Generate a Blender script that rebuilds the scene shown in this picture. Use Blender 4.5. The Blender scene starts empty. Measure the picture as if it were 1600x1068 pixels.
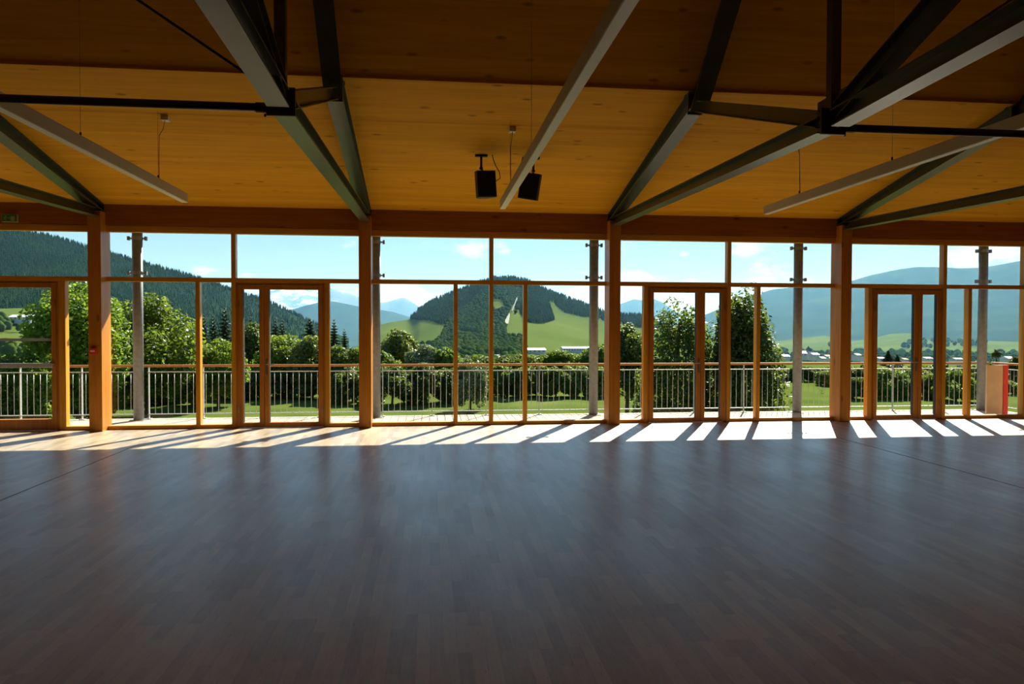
import bpy, math, random
import numpy as np
from mathutils import Matrix, Vector, Quaternion

random.seed(7)
RNG = np.random.default_rng(11)
SC = bpy.context.scene
COL = SC.collection

# ------------------------------------------------------------------ camera
F_PX, YAW, PITCH, ROLL = 1132.986, 0.112526, -0.021347, 0.0022183
EYE = 1.65


def cam_axes():
    cy, sy = math.cos(YAW), math.sin(YAW)
    cp, sp = math.cos(PITCH), math.sin(PITCH)
    fwd = Vector((sy * cp, cy * cp, sp))
    right = Vector((cy, -sy, 0))
    up = right.cross(fwd)
    cr, sr = math.cos(ROLL), math.sin(ROLL)
    return right * cr + up * sr, up * cr - right * sr, fwd


RIGHT, UP, FWD = cam_axes()
cd = bpy.data.cameras.new('camera')
cam = bpy.data.objects.new('camera', cd)
COL.objects.link(cam)
cam.matrix_world = Matrix(((RIGHT.x, UP.x, -FWD.x, 0), (RIGHT.y, UP.y, -FWD.y, 0), (RIGHT.z, UP.z, -FWD.z, EYE), (0, 0, 0, 1)))
cd.sensor_fit = 'HORIZONTAL'
cd.sensor_width = 36
cd.lens = F_PX / 1600 * 36
cd.clip_start = 0.05
cd.clip_end = 60000
SC.camera = cam


def ray(x, y):
    return RIGHT * ((x - 800) / F_PX) + UP * ((534 - y) / F_PX) + FWD


def at(x, y, dist):
    """the place seen at pixel (x, y) of the photograph, dist metres out along +Y"""
    d = ray(x, y)
    return Vector((0, 0, EYE)) + d * (dist / d.y)


# ------------------------------------------------------------------ world, sun, exposure
SC.view_settings.view_transform = 'Standard'
SC.view_settings.look = 'None'
SC.view_settings.gamma = 1.0
SC.view_settings.use_curve_mapping = False
SC.view_settings.exposure = 0.25
SC.cycles.use_denoising = True
SC.cycles.denoiser = 'OPENIMAGEDENOISE'
SC.cycles.max_bounces = 10
SC.cycles.diffuse_bounces = 5
SC.cycles.transparent_max_bounces = 12
SC.cycles.sample_clamp_indirect = 6
SC.cycles.volume_bounces = 0

SUN_AZ, SUN_EL = math.radians(27.8), math.radians(38.8)
sd = bpy.data.lights.new('sun', 'SUN')
sd.energy = 14.5
sd.color = (1.0, 0.93, 0.80)
sd.angle = math.radians(0.53)
sun = bpy.data.objects.new('sun', sd)
COL.objects.link(sun)
to_sun = Vector((math.sin(SUN_AZ) * math.cos(SUN_EL), math.cos(SUN_AZ) * math.cos(SUN_EL), math.sin(SUN_EL)))
sun.rotation_euler = to_sun.to_track_quat('Z', 'Y').to_euler()
sun.location = to_sun * 60


class N:
    """small node-graph helper"""

    def __init__(self, tree):
        self.t = tree

    def __call__(self, kind, **kw):
        n = self.t.nodes.new(kind)
        for k, v in kw.items():
            if k.startswith('i_'):
                key = k[2:]
                key = int(key) if key.isdigit() else key.replace('_', ' ')
                n.inputs[key].default_value = v
            else:
                setattr(n, k, v)
        return n

    def link(self, a, b):
        self.t.links.new(a, b)

    def math(self, op, a, b=None, clamp=False):
        n = self.t.nodes.new('ShaderNodeMath')
        n.operation = op
        n.use_clamp = clamp
        for i, v in enumerate((a, b)):
            if v is None:
                continue
            if isinstance(v, (int, float)):
                n.inputs[i].default_value = v
            else:
                self.link(v, n.inputs[i])
        return n.outputs[0]

    def ramp(self, fac, stops, interp='LINEAR'):
        n = self.t.nodes.new('ShaderNodeValToRGB')
        n.color_ramp.interpolation = interp
        els = n.color_ramp.elements
        while len(els) < len(stops):
            els.new(0.5)
        for e, (p, c) in zip(els, stops):
            e.position = p
            e.color = (*c, 1) if len(c) == 3 else c
        self.link(fac, n.inputs[0])
        return n.outputs[0]

    def mix(self, fac, a, b, blend='MIX'):
        n = self.t.nodes.new('ShaderNodeMix')
        n.data_type = 'RGBA'
        n.blend_type = blend
        for sock, v in ((n.inputs[0], fac), (n.inputs[6], a), (n.inputs[7], b)):
            if isinstance(v, (int, float)):
                sock.default_value = v
            elif isinstance(v, tuple):
                sock.default_value = (*v, 1) if len(v) == 3 else v
            else:
                self.link(v, sock)
        return n.outputs[2]

    def noise(self, vec, scale, detail=4, rough=0.55, dist=0.0):
        n = self.t.nodes.new('ShaderNodeTexNoise')
        n.inputs['Scale'].default_value = scale
        n.inputs['Detail'].default_value = detail
        n.inputs['Roughness'].default_value = rough
        n.inputs['Distortion'].default_value = dist
        if vec is not None:
            self.link(vec, n.inputs['Vector'])
        return n.outputs[0]

    def map(self, vec, scale=(1, 1, 1), rot=(0, 0, 0), loc=(0, 0, 0)):
        n = self.t.nodes.new('ShaderNodeMapping')
        n.inputs['Scale'].default_value = scale
        n.inputs['Rotation'].default_value = rot
        n.inputs['Location'].default_value = loc
        self.link(vec, n.inputs['Vector'])
        return n.outputs[0]


def build_world():
    w = bpy.data.worlds.new('sky')
    SC.world = w
    w.use_nodes = True
    t = w.node_tree
    t.nodes.clear()
    g = N(t)
    tc = g('ShaderNodeTexCoord')
    d = tc.outputs['Generated']
    sep = g('ShaderNodeSeparateXYZ')
    g.link(d, sep.inputs[0])
    z = sep.outputs[2]
    base = g.ramp(z, [(0.0, (0.60, 0.80, 0.90)), (0.05, (0.54, 0.76, 0.89)), (0.13, (0.40, 0.66, 0.86)), (0.35, (0.20, 0.45, 0.80)), (1.0, (0.10, 0.25, 0.60))])
    # cumulus: broken noise flattened towards the horizon
    v = g.map(d, (1, 1, 2.6), loc=(3.1, 1.7, 0.4))
    n1 = g.noise(v, 9.0, 7, 0.6)
    n2 = g.noise(g.map(d, (1, 1, 3.2), loc=(9.0, 2.0, 0)), 26.0, 5, 0.6)
    n = g.math('ADD', g.math('MULTIPLY', n1, 0.8), g.math('MULTIPLY', n2, 0.2))
    # more cloud in a low band above the mountains, some fair-weather puffs higher up
    low = g.ramp(z, [(0.0, (0.09,) * 3), (0.035, (0.15,) * 3), (0.065, (0.075,) * 3), (0.1, (0.0,) * 3), (0.115, (0.03,) * 3), (0.15, (0.05,) * 3), (0.3, (0.0,) * 3)])
    n = g.math('ADD', n, low)
    # single puffs where the photograph shows them
    for px, py, r, amt in ((738, 391, .020, .16), (662, 379, .010, .13), (790, 388, .012, .10), (330, 421, .014, .13), (305, 418, .012, .10), (1165, 384, .020, .14), (1155, 376, .012, .08),
                           (985, 440, .020, .14), (1450, 420, .012, .1), (1545, 395, .035, .15), (1500, 408, .02, .12), (1072, 398, .008, .08), (372, 388, .008, .09), (176, 385, .010, .12),
                           (540, 372, .020, .10), (470, 370, .016, .08), (550, 382, .012, .10), (620, 462, .03, .10), (460, 448, .03, .06), (660, 455, .03, .12), (930, 465, .03, .16), (1010, 455, .04, .12)):
        c = ray(px, py).normalized()
        dd = g('ShaderNodeVectorMath', operation='SUBTRACT')
        g.link(d, dd.inputs[0])
        dd.inputs[1].default_value = c
        sc_ = g('ShaderNodeVectorMath', operation='MULTIPLY')
        g.link(dd.outputs[0], sc_.inputs[0])
        sc_.inputs[1].default_value = (1, 1, 1.9)
        ln = g('ShaderNodeVectorMath', operation='LENGTH')
        g.link(sc_.outputs[0], ln.inputs[0])
        q = g.math('DIVIDE', ln.outputs['Value'], r * 1.7)
        q = g.math('SUBTRACT', 1.0, q, True)
        n = g.math('ADD', n, g.math('MULTIPLY', q, amt * 1.25))
    fac = g.ramp(n, [(0.60, (0,) * 3), (0.72, (1,) * 3)], 'EASE')
    col = g.mix(g.math('MULTIPLY', fac, 0.9), base, (0.97, 0.98, 1.0))
    bg = g('ShaderNodeBackground')
    g.link(col, bg.inputs[0])
    bg.inputs[1].default_value = 0.85
    out = g('ShaderNodeOutputWorld')
    g.link(bg.outputs[0], out.inputs[0])
    w.cycles.sampling_method = 'MANUAL'
    w.cycles.sample_map_resolution = 1024


build_world()


# ------------------------------------------------------------------ materials
def new_mat(name):
    m = bpy.data.materials.new(name)
    m.use_nodes = True
    t = m.node_tree
    t.nodes.clear()
    g = N(t)
    out = g('ShaderNodeOutputMaterial')
    b = g('ShaderNodeBsdfPrincipled')
    g.link(b.outputs[0], out.inputs[0])
    return m, g, b, out


def flat(name, col, rough=0.6, metal=0.0, noise=0.12, scale=8.0, spec=0.5):
    m, g, b, out = new_mat(name)
    tc = g('ShaderNodeTexCoord')
    n = g.noise(tc.outputs['Object'], scale, 5)
    dk = tuple(c * (1 - noise) for c in col)
    lt = tuple(min(1, c * (1 + noise)) for c in col)
    g.link(g.ramp(n, [(0.3, dk), (0.7, lt)]), b.inputs['Base Color'])
    b.inputs['Roughness'].default_value = rough
    b.inputs['Metallic'].default_value = metal
    b.inputs['Specular IOR Level'].default_value = spec
    return m


def wood(name, light, dark, axis='x', rough=0.45, board=None, knots=True, seam=None, spec=0.4):
    m, g, b, out = new_mat(name)
    tc = g('ShaderNodeTexCoord')
    v = tc.outputs['Object']
    sc = {'x': (0.5, 9, 9), 'y': (9, 0.5, 9), 'z': (9, 9, 0.5)}[axis]
    n = g.noise(g.map(v, sc), 2.2, 6, 0.6, 0.3)
    col = g.ramp(n, [(0.3, dark), (0.68, light)])
    if board:
        bsc = {'x': (0.12, 1 / board, 1 / board), 'y': (1 / board, 0.12, 1 / board)}[axis]
        sp = g('ShaderNodeSeparateXYZ')
        g.link(g.map(v, bsc), sp.inputs[0])
        cell = g.math('FLOOR', sp.outputs[1 if axis == 'x' else 0])
        wn = g('ShaderNodeTexWhiteNoise', noise_dimensions='1D')
        g.link(cell, wn.inputs['W'])
        col = g.mix(0.28, col, g.ramp(wn.outputs[0], [(0, tuple(c * 0.72 for c in dark)), (1, light)]))
    if knots:
        ksc = {'x': (2.0, 5.5, 5.5), 'y': (5.5, 2.0, 5.5), 'z': (5.5, 5.5, 2.0)}[axis]
        vo = g('ShaderNodeTexVoronoi', feature='F1')
        vo.inputs['Scale'].default_value = 1.0
        g.link(g.map(v, ksc, loc=(.37, .21, .45)), vo.inputs['Vector'])
        wn = g('ShaderNodeTexWhiteNoise', noise_dimensions='3D')
        g.link(vo.outputs['Color'], wn.inputs['Vector'])
        keep = g.math('GREATER_THAN', wn.outputs[0], 0.45)
        kn = g.ramp(vo.outputs['Distance'], [(0.07, (1,) * 3), (0.16, (0,) * 3)])
        col = g.mix(g.math('MULTIPLY', g.math('MULTIPLY', kn, keep), 0.75), col, tuple(c * 0.35 for c in dark))
    g.link(col, b.inputs['Base Color'])
    b.inputs['Roughness'].default_value = rough
    b.inputs['Specular IOR Level'].default_value = spec
    bm_ = g('ShaderNodeBump')
    bm_.inputs['Strength'].default_value = 0.05
    g.link(n, bm_.inputs['Height'])
    g.link(bm_.outputs[0], b.inputs['Normal'])
    return m


def parquet():
    m, g, b, out = new_mat('parquet')
    tc = g('ShaderNodeTexCoord')
    sp = g('ShaderNodeSeparateXYZ')
    g.link(tc.outputs['Object'], sp.inputs[0])
    cb = g('ShaderNodeCombineXYZ')
    g.link(sp.outputs[1], cb.inputs[0])
    g.link(sp.outputs[0], cb.inputs[1])
    br = g('ShaderNodeTexBrick', offset=0.37, offset_frequency=3)
    g.link(cb.outputs[0], br.inputs['Vector'])
    br.inputs['Scale'].default_value = 1.0
    br.inputs['Brick Width'].default_value = 0.52
    br.inputs['Row Height'].default_value = 0.07
    br.inputs['Mortar Size'].default_value = 0.0007
    br.inputs['Color1'].default_value = (0.21, 0.155, 0.10, 1)
    br.inputs['Color2'].default_value = (0.49, 0.40, 0.25, 1)
    br.inputs['Mortar'].default_value = (0.18, 0.11, 0.06, 1)
    n = g.noise(g.map(tc.outputs['Object'], (22, 1.6, 1)), 2.5, 6, 0.65, 0.5)
    col = g.mix(0.35, br.outputs['Color'], g.ramp(n, [(0.3, (0.20, 0.145, 0.09)), (0.7, (0.52, 0.42, 0.27))]))
    # darker flecks of the oak figure
    fl = g.noise(g.map(tc.outputs['Object'], (60, 7, 1)), 1.6, 3, 0.6)
    col = g.mix(g.math('MULTIPLY', g.ramp(fl, [(0.60, (0,) * 3), (0.72, (1,) * 3)]), 0.55), col, (0.10, 0.065, 0.04))
    g.link(col, b.inputs['Base Color'])
    rn = g.noise(g.map(tc.outputs['Object'], (1.6, 0.7, 1)), 1.0, 4, 0.6)
    rr = g.ramp(g.math('ADD', g.math('MULTIPLY', rn, 0.6), g.math('MULTIPLY', n, 0.4)), [(0.3, (0.32,) * 3), (0.7, (0.56,) * 3)])
    g.link(rr, b.inputs['Roughness'])
    b.inputs['Specular IOR Level'].default_value = 0.5
    b.inputs['Coat Weight'].default_value = 0.6
    b.inputs['Coat Roughness'].default_value = 0.33
    bm_ = g('ShaderNodeBump')
    bm_.inputs['Strength'].default_value = 0.06
    bm_.inputs['Distance'].default_value = 0.01
    g.link(fl, bm_.inputs['Height'])
    g.link(bm_.outputs[0], b.inputs['Normal'])
    return m


def glass():
    m = bpy.data.materials.new('window_glass')
    m.use_nodes = True
    t = m.node_tree
    t.nodes.clear()
    g = N(t)
    out = g('ShaderNodeOutputMaterial')
    lw = g('ShaderNodeLayerWeight')
    lw.inputs['Blend'].default_value = 0.5
    f5 = g.math('POWER', lw.outputs['Facing'], 5.0)
    fac = g.math('ADD', g.math('MULTIPLY', f5, 0.9), 0.025, True)
    tr = g('ShaderNodeBsdfTransparent')
    tr.inputs[0].default_value = (0.975, 0.99, 0.98, 1)
    gl = g('ShaderNodeBsdfGlossy')
    gl.inputs['Roughness'].default_value = 0.0
    mx = g('ShaderNodeMixShader')
    g.link(fac, mx.inputs[0])
    g.link(tr.outputs[0], mx.inputs[1])
    g.link(gl.outputs[0], mx.inputs[2])
    g.link(mx.outputs[0], out.inputs[0])
    return m


def leafmat(name, dark, light, trans=0.45, scale=1.2, spec=0.22):
    m = bpy.data.materials.new(name)
    m.use_nodes = True
    t = m.node_tree
    t.nodes.clear()
    g = N(t)
    out = g('ShaderNodeOutputMaterial')
    tc = g('ShaderNodeTexCoord')
    n = g.noise(tc.outputs['Object'], scale, 4)
    oi = g('ShaderNodeObjectInfo')
    col = g.ramp(n, [(0.3, dark), (0.7, light)])
    hs = g('ShaderNodeHueSaturation')
    g.link(g.math('ADD', g.math('MULTIPLY', oi.outputs['Random'], 0.03), 0.485), hs.inputs['Hue'])
    g.link(g.math('ADD', g.math('MULTIPLY', oi.outputs['Random'], 0.35), 0.82), hs.inputs['Value'])
    g.link(col, hs.inputs['Color'])
    if spec < .1:                     # distant foliage: plain matt leaves
        df = g('ShaderNodeBsdfDiffuse')
        g.link(hs.outputs[0], df.inputs['Color'])
    else:
        df = g('ShaderNodeBsdfPrincipled')
        df.inputs['Roughness'].default_value = 0.5
        df.inputs['Specular IOR Level'].default_value = spec
        g.link(hs.outputs[0], df.inputs['Base Color'])
    tl = g('ShaderNodeBsdfTranslucent')
    g.link(g.mix(0.5, hs.outputs[0], (0.32, 0.42, 0.03)), tl.inputs[0])
    mx = g('ShaderNodeMixShader')
    mx.inputs[0].default_value = trans
    g.link(df.outputs[0], mx.inputs[1])
    g.link(tl.outputs[0], mx.inputs[2])
    g.link(mx.outputs[0], out.inputs[0])
    return m


def landmat(name, stops, scale, detail=8, stretch=(1, 1, 1), second=None):
    """ground cover: patches of albedo by position"""
    m, g, b, out = new_mat(name)
    gm = g('ShaderNodeNewGeometry')
    n = g.noise(g.map(gm.outputs['Position'], stretch), scale, detail, 0.6)
    col = g.ramp(n, stops)
    if second:
        n2 = g.noise(gm.outputs['Position'], second[0], 5, 0.6)
        col = g.mix(g.ramp(n2, [(second[1], (0,) * 3), (second[2], (1,) * 3)]), col, second[3])
    g.link(col, b.inputs['Base Color'])
    b.inputs['Roughness'].default_value = 0.95
    b.inputs['Specular IOR Level'].default_value = 0.0
    return m


M = dict(
    floor=parquet(),
    ceiling=wood('spruce_ceiling', (0.84, 0.415, 0.014), (0.68, 0.305, 0.008), 'x', 0.65, board=0.115, spec=0.12),
    header=wood('stained_beam', (0.36, 0.13, 0.025), (0.24, 0.075, 0.014), 'x', 0.45),
    column=wood('stained_column', (0.54, 0.22, 0.026), (0.40, 0.14, 0.014), 'z', 0.4),
    frame=wood('frame_upright', (0.64, 0.31, 0.030), (0.48, 0.20, 0.016), 'z', 0.38, knots=False),
    frame_h=wood('frame_rail', (0.64, 0.31, 0.030), (0.48, 0.20, 0.016), 'x', 0.38, knots=False),
    door=wood('door_timber', (0.48, 0.19, 0.025), (0.35, 0.12, 0.013), 'z', 0.4, knots=False),
    wall=wood('wall_panel', (0.50, 0.30, 0.10), (0.36, 0.19, 0.05), 'x', 0.5, board=0.2),
    handrail=wood('handrail_timber', (0.48, 0.24, 0.09), (0.34, 0.15, 0.05), 'x', 0.65, knots=False, spec=0.2),
    deck=wood('deck_timber', (0.50, 0.44, 0.37), (0.34, 0.29, 0.235), 'y', 0.85, board=0.14, knots=False, spec=0.2),
    canopy=wood('canopy_board', (0.50, 0.30, 0.12), (0.36, 0.2, 0.07), 'x', 0.6, knots=False),
    steel=flat('painted_steel', (0.060, 0.070, 0.050), 0.30, 0.0, 0.12, 5.0, 0.6),
    dark_steel=flat('dark_tube_steel', (0.035, 0.028, 0.022), 0.45, 0.0, 0.15, 6.0),
    galv=flat('galvanised_steel', (0.19, 0.195, 0.19), 0.5, 0.2, 0.18, 14.0),
    galv_bar=flat('galvanised_bar', (0.46, 0.48, 0.48), 0.4, 0.3, 0.1, 10.0),
    lamp=flat('lamp_housing', (0.50, 0.46, 0.38), 0.5, 0.0, 0.03),
    lamp_diff=flat('lamp_cover', (0.80, 0.78, 0.68), 0.4, 0.0, 0.02),
    white=flat('white_plastic', (0.72, 0.72, 0.70), 0.5, 0.0, 0.04),
    black=flat('black_plastic', (0.018, 0.018, 0.018), 0.5, 0.0, 0.15, 20.0),
    black_cloth=flat('black_grille', (0.012, 0.012, 0.012), 0.85, 0.0, 0.3, 60.0),
    cable=flat('cable_black', (0.02, 0.015, 0.012), 0.6),
    red=flat('red_plastic', (0.62, 0.02, 0.015), 0.45, 0.0, 0.05),
    green_sign=flat('sign_green', (0.02, 0.22, 0.07), 0.5, 0.0, 0.04),
    sign_pale=flat('sign_pale_green', (0.30, 0.36, 0.18), 0.5, 0.0, 0.04),
    gasket=flat('rubber_gasket', (0.02, 0.02, 0.02), 0.6),
    handle=flat('handle_metal', (0.30, 0.29, 0.27), 0.3, 0.8, 0.05),
    strip=flat('grey_bar_metal', (0.42, 0.47, 0.52), 0.35, 0.2, 0.05),
    inlay=flat('floor_inlay', (0.16, 0.15, 0.15), 0.45),
    glass=glass(),
    beige=flat('beige_reflection', (0.62, 0.46, 0.30), 0.6, 0.0, 0.1, 4.0),  # imitates the beige reflection in the right end pane
    bark=flat('bark', (0.085, 0.06, 0.04), 0.9, 0.0, 0.35, 9.0, 0.1),
    leaf_mid=leafmat('leaf_mid_green', (0.045, 0.095, 0.012), (0.105, 0.185, 0.024)),
    leaf_light=leafmat('leaf_fresh_green', (0.075, 0.14, 0.012), (0.16, 0.25, 0.03), 0.5),
    leaf_dark=leafmat('leaf_dark_green', (0.026, 0.052, 0.012), (0.060, 0.10, 0.022), 0.35),
    leaf_olive=leafmat('leaf_olive_green', (0.09, 0.13, 0.03), (0.17, 0.21, 0.05), 0.4),
    leaf_pale=leafmat('leaf_silver_green', (0.13, 0.17, 0.08), (0.26, 0.30, 0.17), 0.3),
    needle=leafmat('needle_green', (0.012, 0.030, 0.014), (0.03, 0.060, 0.024), 0.15),
    far_needle=leafmat('far_needles', (0.008, 0.022, 0.007), (0.020, 0.044, 0.012), 0.05, 0.01, 0.03),
    far_leaf=leafmat('far_leaves', (0.028, 0.062, 0.012), (0.072, 0.120, 0.024), 0.08, 0.01, 0.03),
    meadow=landmat('meadow_grass', [(0.3, (0.052, 0.082, 0.016)), (0.7, (0.095, 0.128, 0.026))], 0.35, 8, (1, 1, 1), (0.03, 0.55, 0.7, (0.13, 0.155, 0.045))),
    pasture=landmat('pasture', [(0.3, (0.055, 0.085, 0.017)), (0.7, (0.10, 0.13, 0.028))], 0.006, 8),
    slope_forest=landmat('slope_forest', [(0.32, (0.006, 0.017, 0.005)), (0.52, (0.014, 0.032, 0.009)), (0.7, (0.036, 0.055, 0.014))], 0.022, 9),
    far_forest=landmat('far_forest', [(0.35, (0.010, 0.024, 0.010)), (0.6, (0.024, 0.042, 0.014)), (0.75, (0.05, 0.065, 0.022))], 0.004, 9),
    far_rock=landmat('far_rock', [(0.40, (0.05, 0.06, 0.06)), (0.62, (0.13, 0.14, 0.14)), (0.72, (0.45, 0.46, 0.48))], 0.0016, 9, (1, 1, 0.6)),
    snow=landmat('snow_and_rock', [(0.46, (0.07, 0.08, 0.09)), (0.56, (0.78, 0.79, 0.81))], 0.0026, 10, (1, 1, 0.5)),
    plaster=flat('pale_plaster', (0.48, 0.46, 0.43), 0.8, 0.0, 0.05, 0.3),
    roof_grey=flat('grey_roofing', (0.20, 0.20, 0.21), 0.7, 0.0, 0.1, 0.3),
    roof_white=flat('pale_sheet_roof', (0.60, 0.61, 0.63), 0.45, 0.0, 0.04, 0.2),
    roof_brown=flat('brown_roofing', (0.22, 0.13, 0.09), 0.8, 0.0, 0.15, 0.3),
    far_window=flat('far_window_glass', (0.06, 0.07, 0.09), 0.3),
    slate=flat('spire_slate', (0.07, 0.075, 0.085), 0.6),
    ramp=flat('ramp_matting', (0.11, 0.13, 0.10), 0.85, 0.0, 0.1, 0.2),
    concrete=flat('pale_concrete', (0.5, 0.5, 0.47), 0.85, 0.0, 0.1, 0.5),
)


# ------------------------------------------------------------------ objects
def tag(o, label=None, cat=None, group=None, kind=None):
    if label:
        o['label'] = label
    if cat:
        o['category'] = cat
    if group:
        o['group'] = group
    if kind:
        o['kind'] = kind
    return o


def thing(name, loc, label=None, cat=None, group=None, kind=None):
    o = bpy.data.objects.new(name, None)
    o.empty_display_size = 0.1
    COL.objects.link(o)
    o.location = loc
    return tag(o, label, cat, group, kind)


class MB:
    """collects boxes, bars and tubes in world coordinates; build() links them as one mesh object"""

    def __init__(self):
        self.v, self.f = [], []

    def add(self, vs, fs):
        o = len(self.v)
        self.v += [tuple(p) for p in vs]
        self.f += [tuple(i + o for i in f) for f in fs]
        return self

    def box(self, x0, x1, y0, y1, z0, z1):
        vs = [(x, y, z) for x in (x0, x1) for y in (y0, y1) for z in (z0, z1)]
        return self.add(vs, [(0, 1, 3, 2), (4, 6, 7, 5), (0, 4, 5, 1), (2, 3, 7, 6), (0, 2, 6, 4), (1, 5, 7, 3)])

    def obox(self, c, ax, ay, az, sx, sy, sz):
        c, ax, ay, az = Vector(c), Vector(ax), Vector(ay), Vector(az)
        vs = [c + ax * (i * sx / 2) + ay * (j * sy / 2) + az * (k * sz / 2) for i in (-1, 1) for j in (-1, 1) for k in (-1, 1)]
        return self.add(vs, [(0, 1, 3, 2), (4, 6, 7, 5), (0, 4, 5, 1), (2, 3, 7, 6), (0, 2, 6, 4), (1, 5, 7, 3)])

    def prism(self, pts, axis, a0, a1):
        """extrude a 2D outline: axis 'x' takes pts as (y, z), axis 'y' takes (x, z), axis 'z' takes (x, y)"""
        n = len(pts)
        mk = {'x': lambda p, a: (a, p[0], p[1]), 'y': lambda p, a: (p[0], a, p[1]), 'z': lambda p, a: (p[0], p[1], a)}[axis]
        vs = [mk(p, a0) for p in pts] + [mk(p, a1) for p in pts]
        fs = [tuple(range(n)), tuple(range(2 * n - 1, n - 1, -1))]
        fs += [(i, (i + 1) % n, n + (i + 1) % n, n + i) for i in range(n)]
        return self.add(vs, fs)

    def tube(self, path, r, seg=10, r_end=None, cap=True):
        path = [Vector(p) for p in path]
        n = len(path)
        rings = []
        ref = None
        for i, p in enumerate(path):
            d = (path[min(i + 1, n - 1)] - path[max(i - 1, 0)]).normalized()
            if ref is None:
                ref = Vector((1, 0, 0)) if abs(d.x) < 0.8 else Vector((0, 1, 0))
            a = (ref - d * ref.dot(d)).normalized()
            ref = a
            b = d.cross(a)
            rr = r if r_end is None else r + (r_end - r) * i / (n - 1)
            rings.append([p + a * (rr * math.cos(2 * math.pi * k / seg)) + b * (rr * math.sin(2 * math.pi * k / seg)) for k in range(seg)])
        vs = [q for ring in rings for q in ring]
        fs = []
        for i in range(n - 1):
            for k in range(seg):
                fs.append((i * seg + k, i * seg + (k + 1) % seg, (i + 1) * seg + (k + 1) % seg, (i + 1) * seg + k))
        if cap:
            fs.append(tuple(range(seg - 1, -1, -1)))
            fs.append(tuple((n - 1) * seg + k for k in range(seg)))
        return self.add(vs, fs)

    def ibeam(self, p0, p1, h, w, tf=0.011, tw=0.009):
        """I-section lying in a plane X = const; p0-p1 is the line of the underside"""
        p0, p1 = Vector(p0), Vector(p1)
        d = (p1 - p0)
        L = d.length
        d.normalize()
        x = Vector((1, 0, 0))
        u = x.cross(d).normalized()
        if u.z < 0:
            u = -u
        if abs(d.z) > 0.99:
            u = Vector((0, 1, 0))
        c = (p0 + p1) / 2
        self.obox(c + u * (tf / 2), x, d, u, w, L, tf)
        self.obox(c + u * (h - tf / 2), x, d, u, w, L, tf)
        self.obox(c + u * (h / 2), x, d, u, tw, L, h - 2 * tf)
        return self

    def build(self, name, mat, parent=None, smooth=False, bevel=0.0):
        me = bpy.data.meshes.new(name)
        off = parent_loc(parent)
        vs = [(x - off.x, y - off.y, z - off.z) for x, y, z in self.v]
        me.from_pydata(vs, [], self.f)
        me.validate()
        me.materials.append(mat)
        if smooth:
            me.polygons.foreach_set('use_smooth', [True] * len(me.polygons))
        o = bpy.data.objects.new(name, me)
        COL.objects.link(o)
        if parent:
            o.parent = parent
        if bevel:
            md = o.modifiers.new('bevel', 'BEVEL')
            md.width = bevel
            md.segments = 2
            md.limit_method = 'ANGLE'
        import bmesh
        b = bmesh.new()
        b.from_mesh(me)
        bmesh.ops.recalc_face_normals(b, faces=b.faces)
        b.to_mesh(me)
        b.free()
        return o


def parent_loc(p):
    v = Vector((0, 0, 0))
    while p:
        v = v + p.location
        p = p.parent
    return v


def box(name, mat, parent, x0, x1, y0, y1, z0, z1, bevel=0.0):
    return MB().box(x0, x1, y0, y1, z0, z1).build(name, mat, parent, bevel=bevel)


def copy_tree(o, parent=None):
    c = o.copy()
    COL.objects.link(c)
    c.parent = parent
    for ch in list(o.children):
        copy_tree(ch, c)
    return c


# ------------------------------------------------------------------ the hall
FY = 12.1                     # inner face of the glazed front
PITCHX = 4.12                 # spacing of the columns
CX = [-9.285, -5.165, -1.045, 3.08, 7.20, 11.32]
CLOW = 0.219                  # slope of the lower ceiling
WALLZ, FOLDY = 3.57, 8.25
RIDGEY = 5.30


def ceil_low(y):
    return WALLZ + CLOW * (12.0 - y)


FOLDZ = ceil_low(FOLDY)
STEEP = 0.95
RIDGEZ = FOLDZ + STEEP * (FOLDY - RIDGEY)
XL, XR = -13.4, 11.43
BACKY = 2 * RIDGEY - FY       # the hall is symmetrical about its ridge

tag(box('floor', M['floor'], None, XL - .2, XR + .2, BACKY - .2, FY + .15, -0.12, 0.0), 'wide oak strip parquet floor, sunlit along the windows', 'floor', kind='structure')


def ceiling_piece(name, pts, label):
    t = 0.09
    low = [(y, z) for y, z in pts]
    top = [(y, z + t) for y, z in reversed(pts)]
    o = MB().prism(low + top, 'x', XL - .2, XR + .2).build(name, M['ceiling'])
    return tag(o, label, 'ceiling', kind='structure')


ceiling_piece('ceiling', [(FY + .1, ceil_low(FY + .1)), (9.163, ceil_low(9.163))], 'amber knotty wooden ceiling strip just above the windows')
ceiling_piece('ceiling', [(9.157, ceil_low(9.157)), (FOLDY - .02, ceil_low(FOLDY - .02))], 'amber knotty wooden ceiling strip next to the fold')
ceiling_piece('ceiling', [(FOLDY - .01, FOLDZ + .018), (RIDGEY, RIDGEZ + .02)], 'dark steep wooden ceiling slope above the fold')
ceiling_piece('ceiling', [(RIDGEY, RIDGEZ + .02), (2 * RIDGEY - FOLDY, FOLDZ + .02)], 'steep wooden ceiling slope behind the ridge')
ceiling_piece('ceiling', [(2 * RIDGEY - FOLDY, FOLDZ), (BACKY - .1, ceil_low(FY + .1))], 'low wooden ceiling slope over the back of the hall')
tag(box('wall_back', M['wall'], None, XL - .2, XR + .2, BACKY - .2, BACKY, 0, 3.65), 'panelled back wall of the hall', 'wall', kind='structure')


def gable(name, x0, x1, label):
    prof = [(BACKY, 0), (FY + .25, 0), (FY + .25, ceil_low(FY + .25)), (FOLDY, FOLDZ), (RIDGEY, RIDGEZ + .05), (2 * RIDGEY - FOLDY, FOLDZ), (BACKY, ceil_low(FY))]
    tag(MB().prism(prof, 'x', x0, x1).build(name, M['wall']), label, 'wall', kind='structure')


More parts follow.
